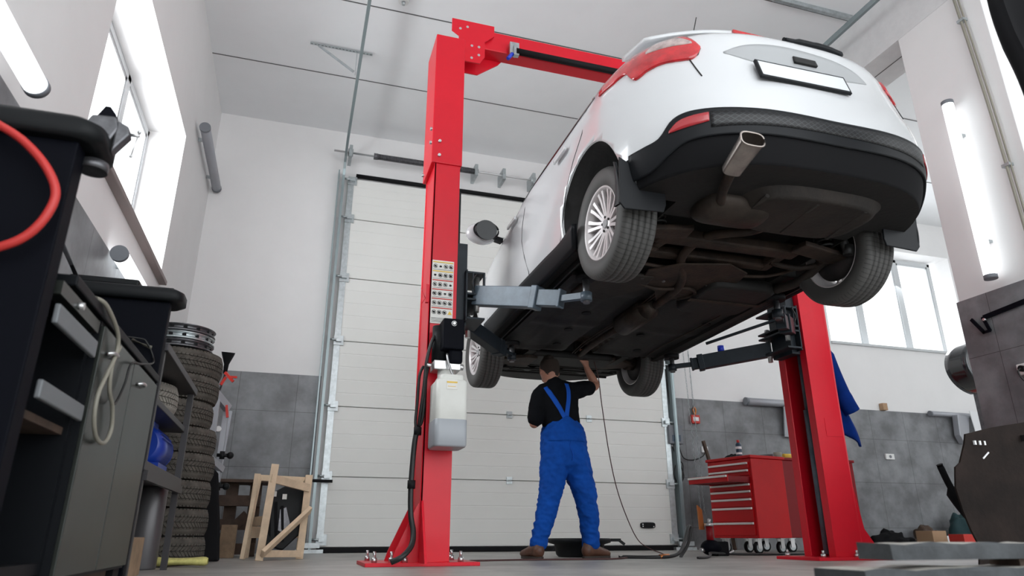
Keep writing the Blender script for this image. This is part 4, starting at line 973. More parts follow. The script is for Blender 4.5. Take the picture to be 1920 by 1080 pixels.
# bib back and braces laid on the shirt by casting onto it from behind
from mathutils.bvhtree import BVHTree
def bvh(o):
    bm = bmesh.new(); bm.from_mesh(o.data); bm.transform(Matrix.Translation(Vector(o.parent.location)+o.location)); t = BVHTree.FromBMesh(bm); bm.free(); return t
bt, bo = bvh(ts), bvh(ovr)
def back(x, z, d=.008, front=False):
    best = None
    for b in (bt, bo):
        h_ = b.ray_cast(Vector((x, 9 if front else 4.5, z+H)), Vector((0,-1 if front else 1,0)))
        if h_[0] is not None and (best is None or (h_[0].y > best if front else h_[0].y < best)): best = h_[0].y
    if best is None: best = 5.40
    return Vector((x, best+(d if front else -d), z))
def ribbon(P, wd, name, mt, d=.007):
    P = smoothpath([(p[0],0,p[1]) for p in P], 8); m = MB()
    def f(u, v, dd):
        i = min(len(P)-1, int(u*(len(P)-1))); a = P[max(i-1,0)]; b = P[min(i+1,len(P)-1)]; t = (b-a).normalized(); s_ = Vector((t.z,0,-t.x))
        q = P[i]+s_*(v-.5)*wd; return back(q.x, q.z, dd)
    n = len(P)-1
    m.grid(lambda u,v: f(u,v,d), n, 4); m.grid(lambda u,v: f(u,v,d-.004), n, 4)
    for vv in (0,1): m.grid(lambda u,v: f(u,vv,d-.004*v), n, 1)
    return m.build(name, mt, man)
ribbon([(2.105,.90),(2.06,.98),(2.0,1.08),(1.955,1.165)], .038, 'shoulder_strap', 'strap_blue')
ribbon([(2.115,.90),(2.13,1.0),(2.145,1.1),(2.145,1.205)], .038, 'shoulder_strap', 'strap_blue')
def bib(u, v, d):
    x = 1.965+.315*u; k = 1-abs(2*u-1.0)**1.3; zt = .80+.125*k; z = .72+(zt-.72)*v; return back(x, z, d)
m = MB().grid(lambda u,v: bib(u,v,.010), 30, 12); m.grid(lambda u,v: bib(u,v,.004), 30, 12); m.grid(lambda u,v: bib(u,1,.004+.006*v), 30, 1)
m.build('overall_back_panel', 'overall_blue', man)
m = MB().tube([back(2.135+.012*math.sin(i*.9), .56+.3*i/14, .006) for i in range(15)], .0025, 5); m.build('back_seam', 'strap_blue', man)
# shoes
def shoe(x, y, ang, tx):
    c, s = math.cos(ang), math.sin(ang)
    def P(l, w_, z): return (x+l*s+w_*c, y+l*c-w_*s, z)
    parts = [[(*P(-.05,0,FL+.06),.048,.056),(*P(.02,0,FL+.062),.050,.050),(*P(.10,0,FL+.048),.052,.042),(*P(.19,0,FL+.038),.048,.030)],
             [(*P(-.045,0,FL+.045),.040,.042),(*P(-.03,0,FL+.12),.042,.048)]]
    o = remesh('shoe', parts, .008, 'shoe_brown', man, 2)
    m = MB(); ol = []
    for i in range(28):
        t = 2*math.pi*i/28; l = .07+.17*math.cos(t); w_ = .053*math.sin(t)*(1-.12*math.cos(t)); q = P(l,w_,0); ol.append((q[0],q[1]))
    m.prism(ol, .020, (0,0,FL), (1,0,0), (0,1,0)); m.build('sole', 'sole', o)
shoe(1.875, 5.42, R(-8), 0); shoe(2.335, 5.40, R(62), 0)
# ================================================================ left side: workbenches
rnd = random.Random(11)
XF = -.60
def bench_unit(label, y0, y1, zt, over):
    t = thing('tool_cabinet', label, 'cabinet', (-.93,(y0+y1)/2,FL))
    MB().box(-1.25, XF, y0, y1, FL, zt-.06).build('side_panel', 'black_metal', t, bevel=.004)
    m = MB(); rbox(m, -1.26, XF+over, y0-.03, y1+.10, zt-.06, zt, .05, 6); m.build('worktop', 'black_plastic', t)
    return t
b1 = bench_unit('tall black tool cabinet with overhanging worktop, nearest at left edge', 1.77, 1.84, 1.0, .05)
b2 = bench_unit('tall black tool cabinet with rounded worktop beyond the grey cabinets', 3.25, 3.30, 1.045, .05)
gc = thing('base_cabinet', 'dark grey-green base cabinet row along the left wall with hanging cable', 'cabinet', (-.93,2.55,FL))
MB().box(-1.22, XF-.02, 1.86, 2.27, -.10, -.07).box(-1.22, XF-.02, 1.86, 1.88, -.07, .60).box(-1.22,XF-.02,2.25,2.28,-.07,.60).box(-1.22,-1.20,1.86,2.28,-.07,.6).build('open_carcass', 'cabinet_edge', gc)
MB().box(-1.22, XF, 2.28, 3.22, -.12, .615).build('carcass', 'cabinet_edge', gc)
MB().box(-1.24, XF+.012, 1.95, 3.235, .615, .645).build('worktop', 'cabinet_edge', gc, bevel=.004)
for y0, y1 in ((2.285, 2.735), (2.745, 3.215)):
    d = MB().box(XF-.002, XF+.012, y0, y1, -.11, .60).build('cabinet_door', 'cabinet_front', gc, bevel=.003)
    yy = y0+.10 if y0 < 2.5 else y0+.12
    MB().tube(smoothpath([(XF+.012,yy-.03,.53),(XF+.03,yy-.02,.535),(XF+.032,yy+.02,.535),(XF+.012,yy+.03,.53)]),.006,8).build('door_handle', 'steel', d)
dr = MB().box(XF-.002, XF+.012, 1.87, 2.245, .49, .54).build('drawer', 'cabinet_grey', gc, bevel=.004)
dr = MB().box(XF-.002, XF+.012, 1.87, 2.245, .305, .35).build('drawer', 'cabinet_grey', gc, bevel=.004)
MB().box(XF-.03,XF+.006,1.87,2.245,.565,.60).build('top_rail', 'cabinet_front', gc)
MB().cyl((XF,2.02,.58),(XF+.02,2.02,.58),.010,n=12).build('keyhole', 'steel', gc)
MB().box(-1.15, XF-.03, 1.88, 2.24, .265, .285).build('inner_shelf', 'wood_old', gc)
MB().box(-1.2, XF-.03, 1.86, 3.1, FL, -.12).build('plinth', 'wood_old', gc)
MB().box(-.66, XF-.01, 3.12, 3.22, FL, -.12).build('foot', 'rubber', gc)
cbm = MB(); cbm.tube(smoothpath([(XF+.0,2.17,.652),(XF+.02,2.22,.645),(XF+.03,2.36,.60),(XF+.03,2.39,.54),(XF+.03,2.33,.46),(XF+.03,2.28,.39),(XF+.03,2.29,.32),(XF+.03,2.36,.272),(XF+.03,2.46,.272),(XF+.03,2.51,.32),(XF+.03,2.47,.385),(XF+.03,2.39,.43),(XF+.03,2.37,.50),(XF+.03,2.42,.57)]),.0065,8)
o = cbm.build('power_cable', 'cable_cream'); tag(o, 'cream cable looping down over the grey cabinet doors', 'cable')
cbm = MB().tube(smoothpath([(-.9,3.2,.80),(-.70,3.21,.80),(-.655,3.21,.78),(-.615,3.2,.70),(-.575,2.80,.60),(-.572,2.62,.56),(-.572,2.58,.48),(-.572,2.50,.40),(-.572,2.42,.415),(-.572,2.38,.48)]),.004,8)
o = cbm.build('power_cable', 'cable'); tag(o, 'thin black cable from the far black cabinet over the grey doors', 'cable')
MB().tube([(-.72,3.232,.795),(-.64,3.222,.765)],.009,8).build('plug_end','cable_cream',o)
# red air hose
o = MB().tube(smoothpath([(-.86,1.74,1.005),(-.83,1.725,.965),(-.76,1.72,.93),(-.70,1.72,.895),(-.64,1.715,.835),(-.605,1.715,.77),(-.61,1.715,.71),(-.64,1.72,.655),(-.69,1.725,.62),(-.77,1.74,.60),(-.85,1.75,.60)],8), .0105, 10).build('air_hose', 'red_hose')
tag(o, 'red air hose looping down the side of the nearest black cabinet', 'hose')
# bench vise on the corner of the near cabinet
v = thing('bench_vise', 'grey bench vise bolted on the corner of the near black worktop', 'vise', (-.55,1.90,1.06))
MB().cyl((-.585,1.86,.905),(-.585,1.86,.93),.036,n=20).cyl((-.585,1.86,.92),(-.585,1.86,1.0),.012,n=12).cyl((-.585,1.86,.995),(-.585,1.86,1.012),.032,n=20).build('clamp_base', 'steel_dark', v)
MB().prism([(-.045,-.035),(.01,-.055),(.035,.01),(.022,.045),(-.035,.042),(-.05,.01)], .04, (-.575,1.88,1.025), (1,0,0), (0,0,1)).build('vise_body', 'steel_dark', v, bevel=.006)
MB().prism([(0,-.065),(.036,-.005),(.03,.02),(0,.034)], .035, (-.548,1.875,1.025), (1,0,0), (0,0,1)).build('moving_jaw', 'steel_dark', v, bevel=.005)
MB().prism([(-.028,0),(.02,0),(.016,.014),(0,.034),(-.012,.034)], .03, (-.572,1.875,1.065), (1,0,0), (0,0,1)).build('jaw_plates', 'black_metal', v)
MB().cyl((-.515,1.86,1.03),(-.492,1.86,1.03),.005,n=10).cyl((-.495,1.86,1.042),(-.503,1.86,.965),.0024,n=8).sphere((-.503,1.86,.965),.005,8).sphere((-.495,1.86,1.042),.006,8).build('screw_handle', 'steel', v)
# things on the far black cabinet
o = MB().box(-1.02,-.74,3.25,3.38,1.046,1.08).build('tool_tray', 'black_plastic', bevel=.01); tag(o, 'flat black tool case lying on the far black worktop', 'case')
o = MB().box(-.64,-.605,3.30,3.34,1.046,1.07).build('small_box', 'rubber', bevel=.003); tag(o, 'tiny black block at the edge of the far black worktop', 'block')
b = thing('torque_wrench', 'dark torque wrench leaning over the grey cabinets against the tiles', 'wrench', (-1.0,3.0,.65))
MB().tube([(-1.10,2.95,1.36),(-1.02,3.06,1.16)],.014,10).build('grip','rubber',b); MB().tube([(-1.02,3.06,1.16),(-.93,3.17,.98)],.010,10).build('shaft','steel_dark',b)
MB().tube([(-.93,3.17,.98),(-.90,3.19,.90),(-.88,3.2,.84)],.014,8).build('head','steel_dark',b)
# ---------------------------------------------------------------- shelf rack beyond the benches
rk = thing('shelf_rack', 'grey steel shelf rack holding a tyre and a blue motor', 'rack', (-.9,3.95,FL))
for x, y in ((-.62,3.36),(-.62,4.42),(-1.2,3.36),(-1.2,4.42)): MB().box(x-.016,x+.016,y-.016,y+.016,FL,.80).build('leg','rack_steel',rk)
for z in (.80,): MB().box(-1.23,-.59,3.33,4.45,z-.018,z+.018).build('shelf','rack_steel',rk,bevel=.003)
for z in (.58,): MB().box(-1.23,-.62,3.33,4.45,z-.02,z+.01).build('shelf','rack_steel',rk,bevel=.003)
MB().box(-1.23,-.60,3.33,4.45,.26,.30).build('shelf','rack_steel',rk,bevel=.003)
MB().bar((-.60,3.35,.24),(-.60,4.44,.24),.02,.04).build('shelf_edge','rack_steel',rk)
def tyre_obj(label, c, r=.31, w=.17, axis=(0,0,1), mt='tyre_grey', group=None, seed=0):
    rr = random.Random(seed); m = MB(); N = 60; P = []
    h = w/2; rim = .2*r/.31
    prof = [(rim,-h*.8),(rim+.03,-h*1.0),(r-.03,-h*.97),(r-.008,-h*.85),(r,-h*.6)]
    for g in (-.4,-.02,.36): prof += [(r,h*(g-.06)),(r-.008,h*(g-.045)),(r-.008,h*(g+.045)),(r,h*(g+.06))]
    prof += [(r,h*.6),(r-.008,h*.85),(r-.03,h*.97),(rim+.03,h*1.0),(rim,h*.8)]
    m.lathe(prof, c, axis, 72)
    # tread blocks
    a, b, d = frame(axis); C0 = Vector(c)
    for k in range(76):
        for (g0,g1,sg) in ((-.95,-.42,1.4),(-.36,-.05,1.4),(.01,.31,-1.4),(.37,.95,-1.4)):
            t0 = 2*math.pi*(k+rr.uniform(-.03,.03))/76; dt = 2*math.pi/76*.74; sk_ = sg*.05
            vs = []
            for rd in (r-.012, r+.0038):
                for (g,t) in ((g0,t0),(g0,t0+dt),(g1,t0+dt+sk_),(g1,t0+sk_)):
                    rd2 = rd-(.014 if abs(g) > .9 else 0)
                    vs.append(C0+d*h*g+(a*math.cos(t)+b*math.sin(t))*rd2)
            m._add(vs, [(4,5,6,7),(0,1,5,4),(1,2,6,5),(2,3,7,6),(3,0,4,7)], False)
    o = m.build('tyre', mt, weld=False); return tag(o, label, 'tyre', group)
ords = ['lowest', 'second from the bottom', 'third from the bottom', 'fourth from the bottom', 'fifth from the bottom', 'third from the top', 'second from the top', 'topmost']
xs = [-.815,-.82,-.825,-.825,-.84,-.88,-.865,-.865]
for k in range(8):
    t = tyre_obj('worn winter tyre in the tall stack by the wall, %s' % ords[k] + (', under the steel rims' if k == 7 else ''), (xs[k], 5.16+.02*math.sin(k*2), FL+.086+.1705*k), .315, .168, seed=k, group='tyres in the tall stack')
tyre_obj('pale winter tyre lying on the upper level of the shelf rack', (-.91,4.10,.684), .27, .155, seed=20, mt='tyre_pale')
for k in range(3):
    z = FL+1.367+.004+k*.054; c = (-.83,5.10,z)
    m = MB().lathe([(.205,0),(.215,.004),(.212,.012),(.196,.018),(.188,.030),(.200,.040),(.215,.046),(.205,.050),(.186,.046),(.170,.02),(.17,.006),(.06,.014),(.055,.004),(.03,.004)], c, (0,0,1), 56)
    o = m.build('steel_rim', 'steel_dark' if k != 1 else 'galv'); o2 = o
    for j in range(14):
        a = 2*math.pi*j/14; MB().box(c[0]+.186*math.cos(a)-.012,c[0]+.186*math.cos(a)+.012,c[1]+.186*math.sin(a)-.012,c[1]+.186*math.sin(a)+.012,z+.021,z+.038).build('rim_slot','rubber',o)
    tag(o, 'dark steel wheel rim on top of the tyre stack, %s' % ['lowest of the three','middle of the three','topmost'][k], 'wheel rim', 'rims on the tyre stack')
# blue electric motor
mo = thing('electric_motor', 'blue electric motor lying on the lower shelf of the rack', 'motor', (-.80,4.02,.301))
MX, MZ = -.755, .435
MB().cyl((MX,3.95,MZ),(MX,4.34,MZ),.10,n=36).cyl((MX,4.34,MZ),(MX,4.38,MZ),.102,.09,n=36).cyl((MX,3.93,MZ),(MX,3.95,MZ),.085,.10,n=36).build('housing','motor_blue',mo)
for k in range(10):
    a = R(20+14*k); MB().bar((MX+.102*math.cos(a),3.97,MZ+.102*math.sin(a)),(MX+.102*math.cos(a),4.30,MZ+.102*math.sin(a)),.005,.014,up=(math.cos(a),0,math.sin(a))).build('cooling_fin','motor_blue',mo)
MB().box(-.80,-.71,4.0,4.12,.525,.56).build('terminal_box','motor_blue',mo,bevel=.006); MB().box(-.85,-.66,3.98,4.26,.301,.35).build('foot','motor_blue',mo)
MB().cyl((MX,4.02,.56),(MX,4.02,.575),.012,n=12).build('cable_gland','socket_white',mo)
o = MB().box(-1.16,-.93,4.05,4.35,.301,.53).build('metal_canister','steel_dark',bevel=.02); tag(o, 'dark metal box behind the blue motor on the rack', 'box')
# under the rack
g = thing('gas_cylinder', 'grey metal cylinder standing under the shelf rack', 'cylinder', (-.74,4.55,FL))
MB().lathe([(0,0),(.075,0),(.08,.01),(.08,.42),(.07,.45),(0,.455)], (-.75,4.50,FL), (0,0,1), 36).build('cylinder_body','cylinder_grey',g)
MB().cyl((-.75,4.50,FL+.44),(-.75,4.50,FL+.453),.088,n=30).build('cylinder_lid','steel_dark',g)
o = MB().box(-.86,-.65,3.60,3.90,FL,-.01).build('wooden_block','wood_mid',bevel=.004); tag(o, 'pale wooden block on the floor under the rack', 'block')
def spg(u, v):
    a = 2*math.pi*v; x = -.57; y = 4.76
    return Vector((x-.16+.30*u+.0, y+.055*math.cos(a)*(1-abs(2*u-1)**8*.4), FL+.032+.030*math.sin(a)*(1-.35*math.sin(math.pi*u))*(1-abs(2*u-1)**10*.4)))
m = MB().grid(spg, 24, 20)
o = m.build('sponge','sponge'); tag(o, 'yellow sponge on the floor in front of the tyre stack', 'sponge')
# ---------------------------------------------------------------- stand with clamps behind the tyres
gs = thing('press_frame', 'grey steel stand with red handles behind the tyre stack', 'stand', (-.70,6.2,FL))
for x in (-.76,-.66): MB().bar((x,6.15,FL),(x-.02 if x<-.7 else x-.0,6.15,1.10),.05,.05,up=(0,1,0)).build('upright','wall_steel',gs)
MB().bar((-.62,5.9,FL),(-.63,5.9,1.02),.045,.05,up=(0,1,0)).bar((-.60,6.35,FL),(-.56,6.35,1.0),.03,.03,up=(0,1,0)).build('post','wall_steel',gs)
MB().bar((-.72,5.9,1.14),(-.56,6.1,.98),.05,.06).bar((-.70,5.95,.62),(-.55,6.2,.50),.04,.05).bar((-.58,6.2,.98),(-.58,6.2,.42),.04,.05,up=(0,1,0)).build('arm','wall_steel',gs)
MB().prism([(0,0),(.06,.0),(.05,.28),(.012,.30)],.04,(-.68,5.86,.33),(1,0,0),(0,0,1)).build('red_cover','sticker_red',gs)
for z, x in ((.60,-.55),(.36,-.55)):
    MB().cyl((x-.04,6.05,z),(x+.06,6.05,z),.014,n=12).sphere((x+.06,6.05,z),.028,12).cyl((x+.0,6.05,z-.03),(x+.0,6.05,z+.03),.02,n=10).build('knob','black_plastic',gs)
MB().bar((-.57,6.05,1.0),(-.55,6.05,.90),.02,.02,up=(0,1,0)).build('red_handle','sticker_red',gs)
MB().cyl((-.60,6.02,.80),(-.60,5.99,.80),.022,n=16).build('dial','socket_white',gs)
fn = thing('funnel', 'black funnel clipped with a red clamp above the tyre stack', 'funnel', (-.62,6.1,1.30))
MB().lathe([(.055,.12),(.050,.10),(.020,.02),(.016,-.06),(.012,-.06),(.014,.02),(.045,.10)], (-.62,6.1,1.33), (.05,-.25,1), 32).build('cone','black_plastic',fn)
MB().bar((-.62,6.1,1.28),(-.545,6.06,1.20),.016,.022).bar((-.61,6.1,1.24),(-.64,6.08,1.17),.014,.02).bar((-.58,6.08,1.24),(-.52,6.05,1.235),.012,.018).build('red_clamp','sticker_red',fn)
MB().bar((-.62,6.1,1.27),(-.66,6.15,1.06),.012,.012).build('clamp_arm','steel_dark',fn)
# black car trim panel leaning in front
def trm(u, v): return Vector((-.60+.13*u+.10*(1-v)*1.0+.0, 5.55+.05*math.sin(math.pi*u), FL+.005+.66*v-.04*u))
m = MB(); 
m.prism([(-.07,.0),(.09,.0),(.06,.25),(.0,.60),(-.05,.655),(-.13,.62),(-.12,.30)], .05, (-.52,5.60,FL+.003), (1,0,0), (0,.08,1))
o = m.build('car_trim_panel','soft_black',bevel=.015); tag(o, 'long black plastic car trim panel leaning beside the tyre stack', 'car part')
# pallet pieces behind
pl_ = thing('wooden_pallet', 'dark wooden pallet standing behind the crate by the tiles', 'pallet', (-.45,6.9,FL))
for z in (.02,.22,.42): MB().box(-.86,-.25,6.75,6.85,FL+z+.0,FL+z+.09).build('board','wood_old',pl_)
MB().box(-.90,-.20,6.72,7.15,FL+.62,FL+.645).build('top_board','wood_old',pl_)
for x in (-.8,-.5,-.3): MB().box(x-.05,x+.05,6.86,6.95,FL,FL+.62).build('block','wood_old',pl_)
MB().bar((-.62,6.74,FL+.05),(-.34,6.70,FL+.35),.08,.03,up=(0,1,0)).build('brace','wood_old',pl_)
o = MB().box(-.52,-.40,6.5,6.62,FL,FL+.26).build('wood_offcut','wood_mid',bevel=.003); tag(o, 'short wooden offcut standing between tyre stack and crate', 'wood')
# ---------------------------------------------------------------- wooden transport crate with a black part
cr = thing('wooden_crate', 'open pale wooden slat crate standing before the garage door', 'crate', (-.05,6.1,FL))
def slat(p0, p1, w_, h_, up=(0,1,0)): MB().bar(p0, p1, w_, h_, up).build('slat','wood_pale',cr,bevel=.002)
slat((-.17,5.72,FL+.002),(-.13,5.70,.51),.055,.045); slat((.12,6.05,FL+.002),(.135,6.02,.46),.055,.045)
slat((-.30,6.40,FL+.002),(-.28,6.40,.49),.05,.04); slat((.12,6.62,FL+.002),(.14,6.6,.50),.05,.04)
slat((-.30,6.10,FL+.002),(-.245,6.06,.43),.03,.03)
slat((-.15,5.68,.405),(.14,5.99,.355),.022,.06,up=(0,0,1)); slat((-.15,5.70,-.13),(.12,6.0,-.14),.022,.05,up=(0,0,1))
slat((-.29,6.42,.46),(.14,6.62,.46),.02,.05,up=(0,0,1)); slat((-.29,6.40,.02),(.14,6.6,.02),.02,.09,up=(0,0,1))
slat((.12,6.05,.40),(.10,6.60,.40),.02,.07,up=(0,0,1)); slat((-.16,5.72,.10),(-.29,6.40,.10),.02,.07,up=(0,0,1)); slat((.13,6.05,-.02),(.11,6.6,-.02),.02,.06,up=(0,0,1))
slat((-.15,5.655,FL+.05),(.165,5.965,.19),.03,.065,up=(0,-1,.6))
slat((-.30,5.9,FL+.01),(-.26,5.9,.38),.03,.025)
bp = thing('engine_cover', 'black plastic car part tilted inside the wooden crate', 'car part', (-.04,6.05,FL+.1))
MB().prism([(-.16,-.18),(-.02,-.22),(.10,-.10),(.15,.05),(.12,.30),(-.05,.27),(-.17,.20)], .05, (.0,6.12,.10), (1,.15,0), (.0,.1,1)).build('cover_body','black_plastic',bp,bevel=.01)
MB().prism([(-.03,-.06),(.05,-.10),(.06,.0),(.02,.12),(-.03,.10)], .02, (-.04,6.065,.09), (1,.15,0), (.0,.1,1)).build('foil_patch','steel_dark',bp,bevel=.004)
for k,(x,z) in enumerate(((-.12,.31),(-.04,.29),(-.16,.18))): MB().box(x-.017,x+.017,6.06-.0,6.075,z-.02,z+.02).build('label','sticker_white',bp)
for k in range(3): MB().bar((-.15+.05*k,6.055,.28-.03*k),(-.12+.05*k,6.055,-.05),.02,.03,up=(0,1,0)).build('rib','soft_black',bp)
o = MB().tube(smoothpath([(-.42,7.93,.49),(-.34,7.93,.55),(-.1,7.9,.56),(.2,7.86,.545),(.42,7.84,.54)]),.016,8).build('rubber_hose','rubber'); tag(o, 'black rubber strip hooked across the left door track at knee height', 'hose')
# ================================================================ right side
def cart(label, cx, cy, ang, wd, dp, z0, z1, mt, drawers, group=None):
    t = bpy.data.objects.new('tool_trolley', None); sc.collection.objects.link(t); t.location = (cx,cy,0); t.rotation_euler = (0,0,ang); tag(t, label, 'tool trolley', group)
    L_ = lambda m, n, mm, p=None, **k: m.build(n, mm, p or t, local=True, **k)
    L_(MB().box(-wd/2,wd/2,0,dp,z0,z1), 'cabinet_body', mt, bevel=.006)
    L_(MB().box(-wd/2-.012,wd/2+.012,-.015,dp+.02,z1,z1+.03), 'top_tray', mt, bevel=.006)
    y = 0
    for (a, b, out) in drawers:
        d = L_(MB().box(-wd/2+.03,wd/2-.03,-.012-out,.0-out,a,b), 'drawer', 'tool_red', bevel=.003)
        if out: L_(MB().box(-wd/2+.035,wd/2-.035,-out,.0,a+.005,a+.012).box(-wd/2+.035,-wd/2+.042,-out,0,a,b-.01).box(wd/2-.042,wd/2-.035,-out,0,a,b-.01), 'drawer_tray', 'tool_red_dark', d)
        L_(MB().box(-wd/2+.035,wd/2-.035,-.030-out,-.010-out,b-.024,b-.004), 'drawer_handle', 'handle_white', d, bevel=.003)
    for x in (-wd/2+.09, wd/2-.09):
        for yy in (.07, dp-.07):
            w_ = L_(MB().cyl((x-.016,yy,.058),(x+.016,yy,.058),.056,n=28), 'caster_wheel', 'rubber')
            L_(MB().cyl((x-.018,yy,.058),(x+.018,yy,.058),.038,n=24).cyl((x-.022,yy,.058),(x+.022,yy,.058),.010,n=10), 'caster_hub', 'galv', w_)
            L_(MB().box(x-.026,x-.020,yy-.025,yy+.025,.05,z0-.005).box(x+.020,x+.026,yy-.025,yy+.025,.05,z0-.005).box(x-.035,x+.035,yy-.035,yy+.035,z0-.008,z0), 'caster_fork', 'steel', w_)
    return t
ct = cart('red tool trolley with its third drawer pulled open, left of the right lift post', 4.29, 6.29, R(-78.3), .60, .46, .145, .90,
     'tool_red', [(.80,.865,0),(.735,.795,0),(.665,.73,.30),(.60,.66,0),(.525,.595,0),(.44,.52,0),(.30,.435,0),(.17,.295,0)])
ct2 = cart('second dark red tool cabinet partly hidden behind the right lift post', 5.06, 6.75, R(-88), .60, .98, .145, .94, 'tool_red_dark', [(.80,.93,0),(.60,.79,0),(.40,.59,0),(.17,.39,0)])
def on_cart(x, y, z):   # a point in the trolley's own frame -> scene
    a = R(-78.3); return Vector((4.29+x*math.cos(a)-y*math.sin(a), 6.29+x*math.sin(a)+y*math.cos(a), z-H))
s_ = thing('spray_can', 'dark blue spray can with red cap standing on the red tool trolley', 'spray can', on_cart(.05,.12,.931))
p = on_cart(.05,.12,.931)
MB().lathe([(0,0),(.028,0),(.030,.005),(.030,.13),(.026,.14),(.018,.15),(0,.152)], p, (0,0,1), 28).build('can_body','bottle_dark',s_)
MB().cyl(p+Vector((0,0,.15)),p+Vector((0,0,.178)),.014,n=16).build('spray_cap','sticker_red',s_)
MB().cyl(p+Vector((0,0,.085)),p+Vector((0,0,.11)),.0305,n=28,caps=False).cyl(p+Vector((0,0,.03)),p+Vector((0,0,.05)),.0305,n=28,caps=False).build('can_label','paper',s_)
def rag(u, v):
    q = on_cart(-.22+.24*u, .08+.22*v, 0); e = math.sin(math.pi*u)*math.sin(math.pi*v)
    return Vector((q.x,q.y,.932-H+.055*e*(.6+.8*abs(noise.noise(Vector((u*5,v*5,1)))))))
o = MB().grid(rag,26,22).build('rag','soft_black'); tag(o,'crumpled dark rag lying on the red tool trolley','rag')
q0, q1 = on_cart(.02,.30,.948), on_cart(.28,.36,.948)
o = MB().cyl(q0,q1,.013,n=14).cyl(q0,q0.lerp(q1,.2),.018,n=14).build('ratchet_handle','steel_dark'); tag(o,'steel extension bar lying on the back of the red tool trolley','tool')
o = MB().cyl((5.15,6.60,.792),(5.15,6.60,.86),.045,n=24).build('adhesive_roll','cable_cream'); tag(o,'pale jar on the second red tool cabinet','jar')
o = MB().cyl((5.24,6.62,.822),(5.38,6.60,.822),.03,n=20).build('tape_roll','sticker_yellow'); tag(o,'yellow-banded tube lying on the second red tool cabinet','tube')
o = MB().tube([(5.72,6.65,.822),(6.02,6.6,.822)],.03,12).build('grinder_tool','wood_old'); tag(o,'dark tool lying on the right end of the second red cabinet','tool')
# floor jack
jk = thing('bottle_jack', 'small black and red hydraulic jack on the floor left of the red trolley', 'jack', (3.62,5.7,FL))
MB().sphere((3.62,5.7,FL+.07),.085,20,(1.1,1,.8)).build('jack_base','black_metal',jk)
MB().cyl((3.62,5.7,FL+.10),(3.62,5.7,FL+.25),.032,n=20).build('jack_cylinder','tool_red_dark',jk)
MB().cyl((3.62,5.7,FL+.25),(3.62,5.7,FL+.275),.040,n=20).cyl((3.62,5.7,FL+.275),(3.63,5.7,FL+.31),.015,n=14).build('jack_ram','steel',jk)
MB().prism([(-.025,0),(.02,0),(.012,.17),(-.03,.21)],.02,(3.57,5.75,FL+.22),(1,0,0),(0,0,1)).build('copper_plate','copper',jk)
MB().tube(smoothpath([(3.70,5.7,FL+.06),(3.78,5.7,FL+.02),(3.85,5.7,FL+.04)]),.012,8).cyl((3.50,5.68,FL+.05),(3.54,5.69,FL+.05),.018,n=12).build('jack_fitting','steel',jk)
MB().box(3.66,3.78,5.66,5.78,FL,FL+.12).build('pump_block','soft_black',jk,bevel=.01)
# chain hoist loops hanging at the door
ch = thing('hand_chain', 'thin steel hand chain hanging in a loop beside the garage door', 'chain', (4.72,7.80,.3))
def chain(x0, x1, z0, z1, y):
    m = MB(); n = int((z0-z1)/.036)
    for k in range(n):
        z = z0-(k+.5)*.036; x = x0+(x1-x0)*k/n
        a = (1,0,0) if k%2 else (0,1,0); ax = Vector(a)
        m.tube([Vector((x,y,z))+ax*.008*math.cos(t)+Vector((0,0,.021*math.sin(t))) for t in [2*math.pi*i/8 for i in range(8)]], .0028, 4, closed=True)
    return m
chain(4.74,4.86,4.45,.26,7.80).build('chain_strand','galv',ch); chain(4.83,4.90,4.45,.22,7.78).build('chain_strand','galv',ch)
MB().cyl((4.70,7.80,4.50),(4.88,7.80,4.50),.09,n=24).build('chain_wheel','steel_dark',ch); MB().box(4.72,4.86,7.8,7.98,4.47,4.53).build('wheel_bracket','galv',ch)
o = MB().tube(smoothpath([(4.62,7.96,4.3),(4.62,7.96,3.2),(4.61,7.96,2.2),(4.64,7.96,1.6),(4.65,7.95,1.33)]),.011,8).build('wall_cable','cable'); tag(o,'black cable running down the wall to the grey control box','cable')
bx = thing('control_box', 'grey control box on the wall right of the garage door', 'control box', (4.66,7.93,1.11))
MB().box(4.56,4.76,7.90,7.985,1.09,1.33).build('case','grey_box',bx,bevel=.008); MB().box(4.60,4.72,7.895,7.9,1.12,1.20).build('button_panel','bottle_dark',bx)
for k in range(3): MB().cyl((4.61+k*.05,7.94,1.05),(4.61+k*.05,7.94,1.09),.012,n=10).build('cable_gland','galv',bx)
m = MB()
for k in range(3): m.tube(smoothpath([(4.61+k*.05,7.94,1.06),(4.64+k*.02,7.93,.98),(4.66,7.93,.90),(4.60+.07*k,7.93,.72+.05*k),(4.66,7.93,.60-.06*k),(4.74-.05*k,7.93,.70),(4.68,7.93,.88)]),.007,6)
m.tube(smoothpath([(4.71,7.94,1.06),(4.76,7.93,.92),(4.90,7.94,.90),(5.05,7.95,.95),(5.10,7.95,1.02)]),.007,6)
m.tube(smoothpath([(4.66,7.94,.9),(4.655,7.95,.5),(4.64,7.95,.2)]),.004,6)
o = m.build('cable_bundle','cable'); tag(o,'tangled black cables hanging under the grey control box','cable')
lb_ = thing('red_padlock_box', 'small red tag box hanging by the wall chain above the trolley', 'tag', (4.99,7.95,1.44))
MB().box(4.93,5.05,7.93,7.985,1.37,1.48).build('tag_body','sticker_red',lb_,bevel=.006); MB().box(4.95,5.03,7.925,7.932,1.40,1.45).build('tag_label','paper',lb_)
MB().tube(smoothpath([(4.99,7.95,1.48),(4.97,7.95,1.54),(4.99,7.95,1.58),(5.01,7.95,1.54),(4.99,7.95,1.48)]),.012,6).build('tag_loop','copper',lb_)
MB().tube([(4.99,7.97,1.56),(4.985,7.97,2.35)],.004,6).build('tag_cord','wall_steel',lb_)
